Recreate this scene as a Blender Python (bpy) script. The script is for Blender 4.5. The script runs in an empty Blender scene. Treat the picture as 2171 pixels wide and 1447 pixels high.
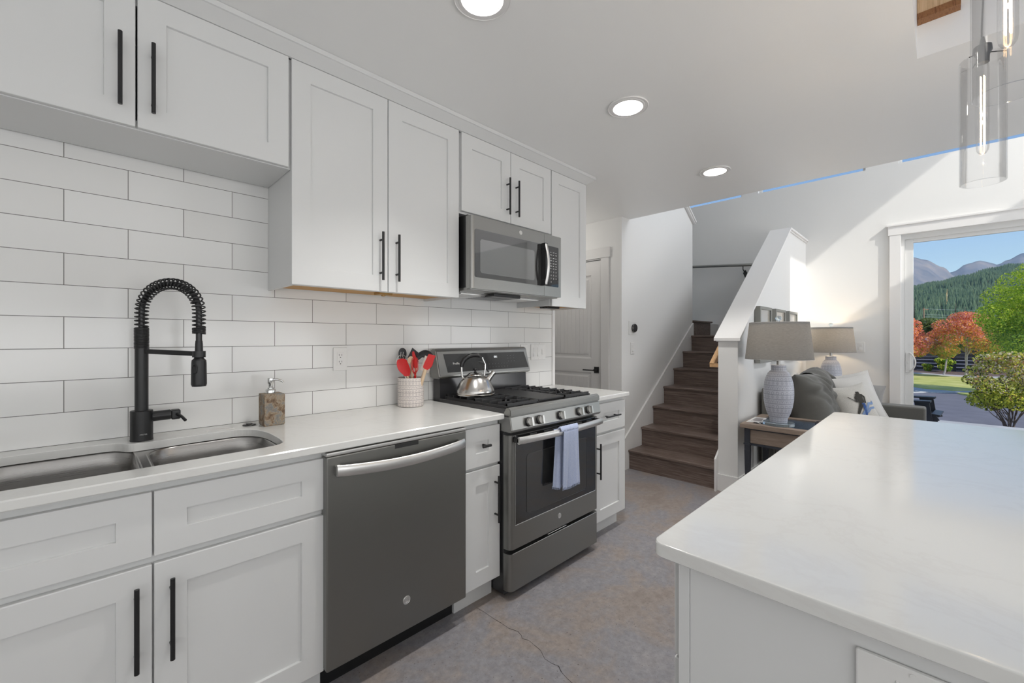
import bpy, bmesh, math, random
from mathutils import Vector, Matrix, noise
random.seed(7)
PI = math.pi
C = bpy.context.scene.collection
SC = bpy.context.scene

# ------------------------------------------------------------------ camera
# room axes: X along the cabinet wall, +Y into the cabinet wall, Z up (metres)
CAM = Vector((0.0, -2.15, 1.2855))
FPX, AZ, HOR = 901.8, 0.78736, 715.6           # focal length (px at 2171 wide), heading, horizon row
cd = bpy.data.cameras.new('camera')
cam = bpy.data.objects.new('camera', cd); C.objects.link(cam)
cam.location = CAM
cam.rotation_euler = (PI/2, 0, AZ - PI/2)
cd.sensor_width = 36.0; cd.sensor_fit = 'HORIZONTAL'
cd.lens = FPX/2171*36.0
cd.shift_y = (HOR-723.5)/2171
cd.clip_start = 0.02; cd.clip_end = 9000
SC.camera = cam

# ------------------------------------------------------------------ world, sun, daylight, exposure
SC.view_settings.view_transform = 'Standard'
SC.view_settings.look = 'None'
SC.view_settings.gamma = 1.0
SC.view_settings.use_curve_mapping = False
SC.view_settings.exposure = 0.35
SC.cycles.transparent_max_bounces = 40
SUN_DIR = Vector((0.30, 1.0, -0.82)).normalized()
w = bpy.data.worlds.new('world'); SC.world = w; w.use_nodes = True
nt = w.node_tree; nt.nodes.clear()
out = nt.nodes.new('ShaderNodeOutputWorld'); bg = nt.nodes.new('ShaderNodeBackground')
sky = nt.nodes.new('ShaderNodeTexSky'); sky.sky_type = 'NISHITA'; sky.sun_disc = False
sky.sun_elevation = math.asin(-SUN_DIR.z)
sky.sun_rotation = math.atan2(-SUN_DIR.x, -SUN_DIR.y)
sky.altitude = 1200; sky.air_density = 1.0; sky.dust_density = 0.1; sky.ozone_density = 4.0
SKY_STRENGTH = 0.15
bg.inputs['Strength'].default_value = SKY_STRENGTH
nt.links.new(sky.outputs[0], bg.inputs[0]); nt.links.new(bg.outputs[0], out.inputs[0])
sl = bpy.data.lights.new('sun', 'SUN'); sl.energy = 2.8; sl.angle = 0.012; sl.color = (1.0, 0.95, 0.87)
so = bpy.data.objects.new('sun', sl); C.objects.link(so)
so.rotation_euler = SUN_DIR.to_track_quat('-Z', 'Y').to_euler()

def area(name, loc, direction, sx, sy, watts, col=(1, 1, 1), spread=PI):
    l = bpy.data.lights.new(name, 'AREA'); l.shape = 'RECTANGLE'; l.size = sx; l.size_y = sy
    l.energy = watts; l.color = col; l.spread = spread
    o = bpy.data.objects.new(name, l); C.objects.link(o); o.location = loc
    o.rotation_euler = Vector(direction).to_track_quat('-Z', 'Z').to_euler()
    return o
# area lamps added as daylight fill; only the high one stands at a window
area('daylight_fill_back', (-2.96, -2.6, 1.35), (1, 0, 1.2), 3.4, 2.0, 13, (0.97, 0.985, 1.0))
area('daylight_fill_side', (-0.4, -4.56, 1.45), (0, 1, 1.1), 5.6, 1.8, 86, (0.98, 0.99, 1.0))
area('daylight_fill_living', (5.1, -4.56, 1.5), (0, 1, 0.3), 2.0, 2.0, 36, (0.98, 0.99, 1.0))
area('daylight_high_window', (5.1, -4.56, 4.7), (0.0, 1, -0.25), 1.9, 1.1, 54, (0.98, 0.99, 1.0))

# ------------------------------------------------------------------ helpers
def S(r, g, b):
    f = lambda v: (v/255/12.92) if v/255 <= 0.04045 else ((v/255+0.055)/1.055)**2.4
    return (f(r), f(g), f(b), 1)

def mat(name, col, rough=0.5, metal=0.0, spec=0.5, **k):
    m = bpy.data.materials.new(name); m.use_nodes = True
    b = m.node_tree.nodes['Principled BSDF']
    b.inputs['Base Color'].default_value = col if len(col) == 4 else (*col, 1)
    b.inputs['Roughness'].default_value = rough; b.inputs['Metallic'].default_value = metal
    b.inputs['Specular IOR Level'].default_value = spec
    for kk, v in k.items():
        b.inputs[kk.replace('_', ' ')].default_value = v
    return m
def N(m, t, **k):
    n = m.node_tree.nodes.new(t)
    for a, v in k.items():
        if a in n.inputs: n.inputs[a].default_value = v
        else: setattr(n, a, v)
    return n
def L(m, a, b): m.node_tree.links.new(a, b)
def bsdf(m): return m.node_tree.nodes['Principled BSDF']
def coord(m, scale=(1, 1, 1), loc=(0, 0, 0), rot=(0, 0, 0)):
    t = N(m, 'ShaderNodeTexCoord'); mp = N(m, 'ShaderNodeMapping')
    mp.inputs['Scale'].default_value = scale; mp.inputs['Location'].default_value = loc; mp.inputs['Rotation'].default_value = rot
    L(m, t.outputs['Object'], mp.inputs['Vector']); return mp.outputs[0]
def ramp(m, src, stops):
    r = N(m, 'ShaderNodeValToRGB'); e = r.color_ramp.elements
    while len(e) < len(stops): e.new(0.5)
    for q, (p, c) in zip(e, stops): q.position = p; q.color = c if len(c) == 4 else (*c, 1)
    L(m, src, r.inputs[0]); return r.outputs[0]
def noise_tex(m, vec, scale, detail=4, rough=0.5, dist=0.0):
    n = N(m, 'ShaderNodeTexNoise'); n.inputs['Scale'].default_value = scale; n.inputs['Detail'].default_value = detail
    n.inputs['Roughness'].default_value = rough; n.inputs['Distortion'].default_value = dist
    L(m, vec, n.inputs['Vector']); return n.outputs[0]
def mixc(m, fac, a, b, mode='MIX'):
    n = N(m, 'ShaderNodeMix', data_type='RGBA', blend_type=mode)
    for i, v in ((0, fac), (6, a), (7, b)):
        if isinstance(v, (int, float)): n.inputs[i].default_value = v
        elif isinstance(v, tuple): n.inputs[i].default_value = v
        else: L(m, v, n.inputs[i])
    return n.outputs[2]
def math_(m, op, a, b=0.0, c=0.0):
    n = N(m, 'ShaderNodeMath', operation=op)
    for i, v in enumerate((a, b, c)):
        if isinstance(v, (int, float)): n.inputs[i].default_value = v
        else: L(m, v, n.inputs[i])
    return n.outputs[0]
def bump(m, h, strength=0.2, dist=0.01):
    b = N(m, 'ShaderNodeBump'); b.inputs['Strength'].default_value = strength; b.inputs['Distance'].default_value = dist
    L(m, h, b.inputs['Height']); L(m, b.outputs[0], bsdf(m).inputs['Normal'])

WL = {}                                          # world position of every root
def thing(name, label, cat, loc=(0, 0, 0), group=None):
    o = bpy.data.objects.new(name, None); C.objects.link(o); o.location = loc
    o.empty_display_size = 0.05
    WL[o.name] = Vector(loc); tag(o, label, cat, group); return o
def tag(o, label=None, cat=None, group=None, kind=None):
    if label: o['label'] = label
    if cat: o['category'] = cat
    if group: o['group'] = group
    if kind: o['kind'] = kind
    return o
def mesh(name, bm, m, parent=None, smooth=0, origin=None, label=None):
    """link a bmesh written in world coordinates as one object"""
    off = WL.get(parent.name, Vector()) if parent else Vector(origin or (0, 0, 0))
    bmesh.ops.recalc_face_normals(bm, faces=bm.faces[:])
    bmesh.ops.translate(bm, verts=bm.verts[:], vec=-off)
    me = bpy.data.meshes.new(name); bm.to_mesh(me); bm.free()
    for mm in (m if isinstance(m, (list, tuple)) else [m]): me.materials.append(mm)
    if smooth:
        for p in me.polygons: p.use_smooth = True
        me.set_sharp_from_angle(angle=math.radians(smooth))
    o = bpy.data.objects.new(name, me); C.objects.link(o)
    if 20 < smooth <= 50: wn = o.modifiers.new('weighted_normals', 'WEIGHTED_NORMAL'); wn.keep_sharp = True; wn.weight = 100
    if parent: o.parent = parent
    else: o.location = off
    WL[o.name] = off
    if label: o['label'] = label
    return o
def kids(o): return [c for c in bpy.data.objects if c.parent == o]
def dup(root, delta, label=None, group=None):
    r = root.copy(); C.objects.link(r); r.location = root.location + Vector(delta)
    if label: r['label'] = label
    if group: r['group'] = group
    for ch in kids(root):
        c = ch.copy(); C.objects.link(c); c.parent = r
        for g in kids(ch):
            d = g.copy(); C.objects.link(d); d.parent = c
    return r

def B(): return bmesh.new()
def merge(bm, tmp, M=None):
    if M is not None: bmesh.ops.transform(tmp, matrix=M, verts=tmp.verts[:])
    t = bpy.data.meshes.new('t'); tmp.to_mesh(t); tmp.free(); bm.from_mesh(t); bpy.data.meshes.remove(t)
def box(bm, x0, x1, y0, y1, z0, z1, bev=0.0, seg=2, mi=0, M=None):
    t = B(); bmesh.ops.create_cube(t, size=1)
    for v in t.verts:
        v.co = Vector(((x0+x1)/2+v.co.x*abs(x1-x0), (y0+y1)/2+v.co.y*abs(y1-y0), (z0+z1)/2+v.co.z*abs(z1-z0)))
    if bev: bmesh.ops.bevel(t, geom=t.edges[:], offset=bev, segments=seg, affect='EDGES', profile=0.5)
    for f in t.faces: f.material_index = mi
    merge(bm, t, M); return bm
def frame_of(d):
    d = Vector(d).normalized(); a = Vector((0, 0, 1)) if abs(d.z) < 0.95 else Vector((1, 0, 0))
    u = d.cross(a).normalized(); return u, d.cross(u).normalized()
def cyl(bm, p0, p1, r0, r1=None, seg=24, cap=True, mi=0):
    r1 = r0 if r1 is None else r1; p0 = Vector(p0); p1 = Vector(p1); u, v = frame_of(p1-p0)
    rings = []
    for p, r in ((p0, r0), (p1, r1)):
        rings.append([bm.verts.new(p+(u*math.cos(2*PI*i/seg)+v*math.sin(2*PI*i/seg))*r) for i in range(seg)])
    for i in range(seg):
        f = bm.faces.new((rings[0][i], rings[0][(i+1) % seg], rings[1][(i+1) % seg], rings[1][i])); f.material_index = mi
    if cap:
        bm.faces.new(rings[0]).material_index = mi; bm.faces.new(rings[1]).material_index = mi
    return bm
def tube(bm, pts, r, seg=12, closed=False, mi=0, up=None):
    pts = [Vector(p) for p in pts]; n = len(pts); rings = []
    t0 = (pts[1]-pts[0]).normalized(); u, v = frame_of(t0)
    for i, p in enumerate(pts):
        if closed: t = (pts[(i+1) % n]-pts[i-1]).normalized()
        else: t = (pts[min(i+1, n-1)]-pts[max(i-1, 0)]).normalized()
        u = (u-t*u.dot(t)).normalized(); v = t.cross(u)
        rr = r[i] if isinstance(r, (list, tuple)) else r
        rings.append([bm.verts.new(p+(u*math.cos(2*PI*k/seg)+v*math.sin(2*PI*k/seg))*rr) for k in range(seg)])
    for i in range(n if closed else n-1):
        a, b = rings[i], rings[(i+1) % n]
        for k in range(seg):
            f = bm.faces.new((a[k], a[(k+1) % seg], b[(k+1) % seg], b[k])); f.material_index = mi
    if not closed:
        bm.faces.new(rings[0]).material_index = mi; bm.faces.new(rings[-1]).material_index = mi
    return bm
def lathe(bm, prof, c, seg=40, mi=0, axis='z'):
    c = Vector(c); rings = []
    for r, h in prof:
        if r < 1e-6: rings.append([bm.verts.new(c+Vector((0, 0, h)))]); continue
        rings.append([bm.verts.new(c+Vector((r*math.cos(2*PI*i/seg), r*math.sin(2*PI*i/seg), h))) for i in range(seg)])
    for a, b in zip(rings, rings[1:]):
        for i in range(seg):
            j = (i+1) % seg
            q = [a[i % len(a)], a[j % len(a)], b[j % len(b)], b[i % len(b)]]
            q2 = []
            for v in q:
                if v not in q2: q2.append(v)
            if len(q2) > 2: bm.faces.new(q2).material_index = mi
    return bm
def prism(bm, poly, a, b, axis='y', mi=0):
    """extrude a 2D polygon; axis y: poly is (x, z); axis x: (y, z); axis z: (x, y)"""
    f = {'y': lambda p, t: (p[0], t, p[1]), 'x': lambda p, t: (t, p[0], p[1]), 'z': lambda p, t: (p[0], p[1], t)}[axis]
    A = [bm.verts.new(f(p, a)) for p in poly]; Bv = [bm.verts.new(f(p, b)) for p in poly]
    n = len(poly)
    for i in range(n): bm.faces.new((A[i], A[(i+1) % n], Bv[(i+1) % n], Bv[i])).material_index = mi
    bm.faces.new(A).material_index = mi; bm.faces.new(Bv).material_index = mi
    return bm
def slab(bm, axis, lo, hi, u0, u1, v0, v1, holes=()):
    """wall or ceiling slab with rectangular openings (u0,u1,v0,v1); axis is its normal"""
    us = sorted({u0, u1, *[h[0] for h in holes], *[h[1] for h in holes]}); us = [u for u in us if u0 <= u <= u1]
    vs = sorted({v0, v1, *[h[2] for h in holes], *[h[3] for h in holes]}); vs = [v for v in vs if v0 <= v <= v1]
    def P(u, v, t): return {'x': (t, u, v), 'y': (u, t, v), 'z': (u, v, t)}[axis]
    solid = {}
    for i in range(len(us)-1):
        for j in range(len(vs)-1):
            cu, cv = (us[i]+us[i+1])/2, (vs[j]+vs[j+1])/2
            solid[i, j] = not any(h[0] < cu < h[1] and h[2] < cv < h[3] for h in holes)
    cache = {}
    def V(u, v, t):
        k = (round(u, 5), round(v, 5), t)
        if k not in cache: cache[k] = bm.verts.new(P(u, v, t))
        return cache[k]
    for (i, j), s in solid.items():
        if not s: continue
        a, b, c_, d = us[i], us[i+1], vs[j], vs[j+1]
        for t in (lo, hi): bm.faces.new((V(a, c_, t), V(b, c_, t), V(b, d, t), V(a, d, t)))
        for (di, dj, e) in ((-1, 0, ((a, c_), (a, d))), (1, 0, ((b, c_), (b, d))), (0, -1, ((a, c_), (b, c_))), (0, 1, ((a, d), (b, d)))):
            if not solid.get((i+di, j+dj), False):
                bm.faces.new((V(*e[0], lo), V(*e[1], lo), V(*e[1], hi), V(*e[0], hi)))
    return bm
def shaker(bm, x0, x1, z0, z1, y, th=0.02, fr=0.073, rec=0.009, M=None, frz=None):
    """shaker door or drawer front whose face looks to -Y at y"""
    frz = frz or fr
    t = B(); bmesh.ops.create_cube(t, size=1)
    for v in t.verts: v.co = Vector(((x0+x1)/2+v.co.x*(x1-x0), y+th/2+v.co.y*th, (z0+z1)/2+v.co.z*(z1-z0)))
    bmesh.ops.bevel(t, geom=t.edges[:], offset=0.0025, segments=2, affect='EDGES', profile=0.5)
    ff = [f for f in t.faces if f.calc_center_median().y < y+1e-5]
    f = max(ff, key=lambda q: q.calc_area()); vs0 = f.verts[:]; bmesh.ops.delete(t, geom=[f], context='FACES_ONLY')
    cx = [(x0+fr, z0+frz), (x1-fr, z0+frz), (x1-fr, z1-frz), (x0+fr, z1-frz)]
    s = sorted(vs0, key=lambda v: math.atan2(v.co.z-(z0+z1)/2, v.co.x-(x0+x1)/2))  # from lower left round
    A = [t.verts.new((x, y, z)) for x, z in cx]
    c1 = [(x0+fr+.0015, z0+frz+.0015), (x1-fr-.0015, z0+frz+.0015), (x1-fr-.0015, z1-frz-.0015), (x0+fr+.0015, z1-frz-.0015)]
    D = [t.verts.new((x, y+rec, z)) for x, z in c1]
    for i in range(4):
        j = (i+1) % 4
        t.faces.new((s[i], s[j], A[j], A[i])); t.faces.new((A[i], A[j], D[j], D[i]))
    t.faces.new(D)
    merge(bm, t, M); return bm
def bar_handle(bm, p0, p1, n, r=0.0058, post=0.032, inset=0.035):
    """bar pull from p0 to p1, standing off by `post` against direction n (towards the room)"""
    p0 = Vector(p0); p1 = Vector(p1); n = Vector(n); d = (p1-p0).normalized()
    cyl(bm, p0, p1, r, seg=16)
    for q in (p0+d*inset, p1-d*inset): cyl(bm, q, q-n*post, r*0.8, seg=12)
    return bm
def text_bm(s, size, M, depth=0.0006, mi=0, align='CENTER'):
    c = bpy.data.curves.new('t', 'FONT'); c.body = s; c.size = size; c.extrude = depth; c.align_x = align; c.align_y = 'CENTER'
    c.resolution_u = 3
    o = bpy.data.objects.new('t', c); C.objects.link(o)
    me = bpy.data.meshes.new_from_object(o); t = B(); t.from_mesh(me)
    bpy.data.objects.remove(o); bpy.data.curves.remove(c); bpy.data.meshes.remove(me)
    for f in t.faces: f.material_index = mi
    bmesh.ops.transform(t, matrix=M, verts=t.verts[:]); return t
def face_y(x, y, z, s=1):      # text plane looking to -Y
    return Matrix.Translation((x, y, z)) @ Matrix.Rotation(PI/2, 4, 'X')
def emblem(bm, c, r, mi=0):
    """round maker's badge looking to -Y: disc, rim and curled strokes"""
    x, y, z = c
    cyl(bm, (x, y, z), (x, y-0.0022, z), r, seg=36, mi=mi)
    tube(bm, [(x+r*.9*math.cos(a), y-.0024, z+r*.9*math.sin(a)) for a in [2*PI*i/36 for i in range(36)]], r*.07, 6, True, mi)
    for k in range(4):
        a0 = k*PI/2+PI/4
        q = [(x+r*(.62*math.cos(a0+t)*(1-.25*t)), y-.0026, z+r*(.62*math.sin(a0+t)*(1-.25*t))) for t in [i*.2 for i in range(8)]]
        tube(bm, q, r*.055, 5, False, mi)
    g = [(x-r*.32, y-.0026, z+r*.28), (x-r*.45, y-.0026, z), (x-r*.3, y-.0026, z-r*.3), (x-r*.08, y-.0026, z-r*.1), (x-r*.22, y-.0026, z+.0)]
    tube(bm, g, r*.06, 5, False, mi)
    e = [(x+r*.42, y-.0026, z+r*.25), (x+r*.15, y-.0026, z+r*.3), (x+r*.1, y-.0026, z+r*.03), (x+r*.3, y-.0026, z), (x+r*.08, y-.0026, z-r*.05), (x+r*.14, y-.0026, z-r*.32), (x+r*.42, y-.0026, z-r*.25)]
    tube(bm, e, r*.06, 5, False, mi)
    return bm
def at_px(px, py, z=0.0):
    """point of the horizontal plane z seen at a pixel of the 2171x1447 photograph"""
    u = (px-1085.5)/FPX; v = (HOR-py)/FPX; c, s = math.cos(AZ), math.sin(AZ)
    t = (z-CAM.z)/v
    return Vector(((c+u*s)*t, CAM.y+(s-u*c)*t, z))
def at_depth(px, py, d):
    u = (px-1085.5)/FPX; v = (HOR-py)/FPX; c, s = math.cos(AZ), math.sin(AZ)
    return Vector(((c+u*s)*d, CAM.y+(s-u*c)*d, CAM.z+v*d))

# ------------------------------------------------------------------ materials
M = {}
def wallpaint(name, c, r=0.55):
    m = mat(name, c, r, spec=0.3); v = coord(m)
    bump(m, noise_tex(m, v, 140, 3), 0.05, 0.002); return m
M['wall'] = wallpaint('wall_paint', (0.80, 0.797, 0.785))
M['ceil'] = mat('ceiling_paint', (0.90, 0.90, 0.89), 0.36, spec=0.35)
v = coord(M['ceil'], (1, 0.5, 1)); bump(M['ceil'], noise_tex(M['ceil'], v, 5, 6, 0.6), 0.12, 0.01)
M['cab'] = mat('white_cabinet_paint', (0.715, 0.72, 0.715), 0.33, spec=0.4)
M['trim'] = mat('white_trim_paint', (0.82, 0.81, 0.80), 0.35, spec=0.4)
M['door'] = mat('door_paint', (0.70, 0.69, 0.68), 0.4, spec=0.35)
v = coord(M['door'], (60, 60, 2)); bump(M['door'], noise_tex(M['door'], v, 3, 3), 0.05, 0.003)
# subway tile
m = M['tile'] = mat('white_subway_tile', (0.8, 0.8, 0.78), 0.13, spec=0.5)
t = N(m, 'ShaderNodeTexCoord'); sp = N(m, 'ShaderNodeSeparateXYZ'); L(m, t.outputs['Object'], sp.inputs[0])
cb = N(m, 'ShaderNodeCombineXYZ'); L(m, math_(m, 'ADD', sp.outputs[0], 0.0604+3.33), cb.inputs[0]); L(m, math_(m, 'ADD', sp.outputs[2], -0.9147+1.11), cb.inputs[1])
br = N(m, 'ShaderNodeTexBrick'); br.offset = 0.5; br.offset_frequency = 2; br.squash = 1.0
for k_, v_ in (('Scale', 1.0), ('Mortar Size', 0.0011), ('Mortar Smooth', 0.15), ('Bias', 0.0), ('Brick Width', 0.333), ('Row Height', 0.111)): br.inputs[k_].default_value = v_
br.inputs['Color1'].default_value = (0.82, 0.82, 0.81, 1); br.inputs['Color2'].default_value = (0.775, 0.772, 0.757, 1); br.inputs['Mortar'].default_value = (0.13, 0.125, 0.115, 1)
L(m, cb.outputs[0], br.inputs['Vector']); L(m, br.outputs['Color'], bsdf(m).inputs['Base Color'])
L(m, math_(m, 'MULTIPLY_ADD', br.outputs['Fac'], 0.6, 0.13), bsdf(m).inputs['Roughness'])
hb = N(m, 'ShaderNodeMath', operation='SUBTRACT'); hb.inputs[0].default_value = 1.0; L(m, br.outputs['Fac'], hb.inputs[1])
nn = noise_tex(m, t.outputs['Object'], 7, 2)
bump(m, math_(m, 'ADD', hb.outputs[0], math_(m, 'MULTIPLY', nn, 0.35)), 0.25, 0.002)
# quartz
m = M['quartz'] = mat('white_quartz', (0.8, 0.795, 0.775), 0.11, spec=0.5)
v = coord(m, (1, 1, 1), rot=(0, 0, 0.7))
n1 = noise_tex(m, v, 2.2, 8, 0.62, 1.6)
c1 = ramp(m, n1, [(0.0, (0.74, 0.74, 0.72)), (0.475, (0.73, 0.73, 0.71)), (0.5, (0.71, 0.705, 0.685)), (0.525, (0.73, 0.73, 0.71)), (1, (0.745, 0.745, 0.725))])
L(m, c1, bsdf(m).inputs['Base Color'])
# concrete floor
m = M['floor'] = mat('stained_concrete', (0.12, 0.11, 0.105), 0.42, spec=0.45)
v = coord(m)
a = noise_tex(m, v, 2.3, 8, 0.66, 0.5); b_ = noise_tex(m, v, 30, 8, 0.78); sp_ = noise_tex(m, v, 105, 2, 0.5)
c1 = ramp(m, a, [(0.30, (0.245, 0.205, 0.18)), (0.44, (0.31, 0.27, 0.245)), (0.56, (0.265, 0.262, 0.28)), (0.70, (0.36, 0.335, 0.325))])
c2 = mixc(m, 0.55, c1, ramp(m, b_, [(0.33, (0.28, 0.265, 0.26)), (0.67, (0.70, 0.68, 0.68))]), 'OVERLAY')
c3 = mixc(m, ramp(m, sp_, [(0.27, (1, 1, 1)), (0.33, (0, 0, 0))]), c2, (0.12, 0.10, 0.095, 1))
L(m, c3, bsdf(m).inputs['Base Color'])
L(m, ramp(m, b_, [(0.3, (0.32, 0.32, 0.32)), (0.7, (0.52, 0.52, 0.52))]), bsdf(m).inputs['Roughness'])
bump(m, b_, 0.05, 0.004)
def steel(name, c, rough, stretch=(1, 1, 220), metal=1.0, bmp=0.03):
    m = mat(name, c, rough, metal); v = coord(m, stretch)
    n = noise_tex(m, v, 3.0, 3)
    L(m, math_(m, 'MULTIPLY_ADD', n, 0.12, rough-0.05), bsdf(m).inputs['Roughness'])
    bump(m, n, bmp, 0.001); return m
M['slate'] = steel('slate_steel', (0.265, 0.264, 0.252), 0.38, (3, 3, 160))
M['slate2'] = steel('slate_steel_light', (0.34, 0.338, 0.325), 0.34, (3, 3, 160))
M['ss'] = steel('stainless_handle', (0.70, 0.695, 0.68), 0.34, (60, 60, 60))
M['sink'] = steel('stainless_sink', (0.42, 0.41, 0.40), 0.28, (2, 2, 160), bmp=0.008)
M['chrome'] = mat('chrome', (0.70, 0.70, 0.69), 0.16, 1.0)
M['knobmetal'] = mat('knob_metal', (0.52, 0.515, 0.50), 0.30, 1.0)
M['black'] = mat('matte_black_metal', (0.012, 0.012, 0.013), 0.38, 0.0, 0.5)
M['bplast'] = mat('black_plastic', (0.012, 0.012, 0.013), 0.3, spec=0.5)
M['darkenamel'] = mat('dark_enamel', (0.030, 0.030, 0.032), 0.16, spec=0.6)
M['iron'] = mat('cast_iron', (0.022, 0.022, 0.023), 0.45, spec=0.5)
bump(M['iron'], noise_tex(M['iron'], coord(M['iron']), 300, 2), 0.15, 0.001)
M['bglass'] = mat('black_glass', (0.015, 0.015, 0.016), 0.035, spec=0.8)
M['mwglass'] = mat('microwave_window_glass', (0.05, 0.05, 0.05), 0.04, 0.0, 1.0, Coat_Weight=1.0, Coat_IOR=3.0, Coat_Roughness=0.03)
M['mwframe'] = mat('microwave_door_glass', (0.022, 0.022, 0.022), 0.04, 0.0, 1.0, Coat_Weight=1.0, Coat_IOR=1.9, Coat_Roughness=0.03)
M['white'] = mat('white_plastic', (0.78, 0.775, 0.76), 0.3)
M['slot'] = mat('dark_slot', (0.02, 0.02, 0.02), 0.6)
M['mark'] = mat('printed_marks', (0.55, 0.55, 0.54), 0.5)
def emit(name, c, s, base=(0.8, 0.8, 0.8)):
    m = mat(name, base, 0.5); b = bsdf(m); b.inputs['Emission Color'].default_value = (*c, 1); b.inputs['Emission Strength'].default_value = s; return m
M['led'] = emit('clock_digits', (0.85, 0.9, 0.92), 0.9)
M['canlight'] = emit('lamp_lens', (1.0, 0.97, 0.92), 14)
M['canin'] = mat('recessed_baffle', (0.9, 0.89, 0.87), 0.4)
M['filament'] = emit('filament', (1.0, 0.62, 0.28), 24)
def woodmat(name, stops, scale=(1, 14, 14), rough=0.5, rot=(0, 0, 0), sc=4.0, dist=0.6):
    m = mat(name, stops[0][1], rough, spec=0.35); v = coord(m, scale, rot=rot)
    n = noise_tex(m, v, sc, 8, 0.65, dist)
    L(m, ramp(m, n, stops), bsdf(m).inputs['Base Color']); bump(m, n, 0.12, 0.003); return m
M['stair'] = woodmat('dark_oak', [(0.30, (0.085, 0.060, 0.050)), (0.48, (0.165, 0.120, 0.100)), (0.58, (0.21, 0.16, 0.14)), (0.72, (0.31, 0.25, 0.22))], (9, 0.8, 22), 0.38, sc=5)
M['tabletop'] = woodmat('weathered_oak', [(0.3, (0.21, 0.155, 0.12)), (0.55, (0.30, 0.235, 0.19)), (0.75, (0.38, 0.30, 0.245))], (14, 1.2, 14), 0.55)
M['raw'] = woodmat('raw_birch_plywood', [(0.3, (0.56, 0.30, 0.10)), (0.7, (0.70, 0.42, 0.17))], (2, 18, 18), 0.6)
M['beamface'] = woodmat('fir_beam_face', [(0.3, (0.40, 0.24, 0.12)), (0.5, (0.62, 0.42, 0.24)), (0.7, (0.70, 0.50, 0.31))], (1, 30, 2), 0.55)
M['beamend'] = woodmat('fir_beam_end', [(0.35, (0.16, 0.062, 0.022)), (0.5, (0.32, 0.15, 0.06)), (0.65, (0.20, 0.08, 0.03))], (6, 40, 6), 0.5)
M['pine'] = woodmat('pine_rail', [(0.3, (0.62, 0.36, 0.17)), (0.7, (0.78, 0.50, 0.27))], (3, 12, 12), 0.4)
# clear glass: thin, straight through, with fresnel reflection
def thin_glass(name, tint=(1, 1, 1), ior=1.45, rmul=1.0, edge=None):
    m = bpy.data.materials.new(name); m.use_nodes = True; n_ = m.node_tree; n_.nodes.clear()
    o = n_.nodes.new('ShaderNodeOutputMaterial'); tr = n_.nodes.new('ShaderNodeBsdfTransparent'); gl = n_.nodes.new('ShaderNodeBsdfGlossy')
    tr.inputs[0].default_value = (*tint, 1); gl.inputs['Roughness'].default_value = 0.01
    fr = n_.nodes.new('ShaderNodeFresnel'); fr.inputs[0].default_value = ior; mx = n_.nodes.new('ShaderNodeMixShader')
    mu = n_.nodes.new('ShaderNodeMath'); mu.operation = 'MULTIPLY'; mu.inputs[1].default_value = rmul
    n_.links.new(fr.outputs[0], mu.inputs[0]); n_.links.new(mu.outputs[0], mx.inputs[0])
    if edge:
        lw = n_.nodes.new('ShaderNodeLayerWeight'); lw.inputs[0].default_value = 0.5
        cr = n_.nodes.new('ShaderNodeValToRGB'); e = cr.color_ramp.elements
        e[0].position = 0.80; e[0].color = (*tint, 1); e[1].position = 0.97; e[1].color = (*edge, 1)
        n_.links.new(lw.outputs['Facing'], cr.inputs[0]); n_.links.new(cr.outputs[0], tr.inputs[0])
    n_.links.new(tr.outputs[0], mx.inputs[1]); n_.links.new(gl.outputs[0], mx.inputs[2]); n_.links.new(mx.outputs[0], o.inputs[0])
    return m
M['pane'] = thin_glass('window_glass', (0.985, 0.99, 0.99), 1.25, 0.6)
M['pglass'] = thin_glass('pendant_glass', (0.985, 0.985, 0.985), 1.4, 0.45, edge=(0.86, 0.87, 0.87))

# ------------------------------------------------------------------ the room
def struct(name, bm, m, smooth=0, **k): return tag(mesh(name, bm, m, smooth=smooth, **k), kind='structure')
XL, XW, XE = -3.0, 6.3, 2.60          # left end, far wall, end of the tiled wall
YR, ZC, XO = -4.6, 2.46, 3.81         # right wall, kitchen ceiling, ceiling edge
ZT = 6.2
struct('floor', box(B(), XL-.2, XW, YR-.2, 2.2, -.12, 0), M['floor'])
cr = B(); pts = [at_px(*p) for p in ((1010, 1288), (1022, 1294), (1050, 1313), (1062, 1320), (1078, 1331), (1098, 1338), (1105, 1346), (1107, 1353), (1121, 1357), (1133, 1367), (1146, 1378), (1155, 1396), (1170, 1406), (1184, 1411), (1190, 1424), (1203, 1438), (1216, 1450))]
for i in range(len(pts)-1):
    a, b2 = pts[i], pts[i+1]; d = (b2-a).cross(Vector((0, 0, 1))).normalized()*0.0011*(0.6+0.8*random.random())
    cr.faces.new([cr.verts.new(q) for q in (a-d+Vector((0, 0, .0006)), b2-d+Vector((0, 0, .0006)), b2+d+Vector((0, 0, .0006)), a+d+Vector((0, 0, .0006)))])
struct('floor_crack', cr, mat('crack_shadow', (0.03, 0.025, 0.023), 0.9))
tt_ = thing('hall_fill_disc', 'unseen round ceiling disc added with the side hall fill lamp', 'ceiling light', (3.1, .7, ZC)); mesh('added_disc', lathe(B(), [(0, -.06), (.12, -.055), (.15, -.03), (.155, 0), (0, 0)], (3.1, .7, ZC), 32), M['canin'], tt_, 40)
l = bpy.data.lights.new('hall', 'POINT'); l.energy = 4.2; l.shadow_soft_size = .15; l.color = (1, .96, .9); lo = bpy.data.objects.new('hall_fill_light', l); C.objects.link(lo); lo.location = (3.1, .7, ZC-.25)  # fill lamp added to brighten the dark side hall; the ceiling disc is invented
cans = [(0.965, -1.035), (1.945, -1.033), (3.13, -1.035)]
hh = 0.0705
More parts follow.
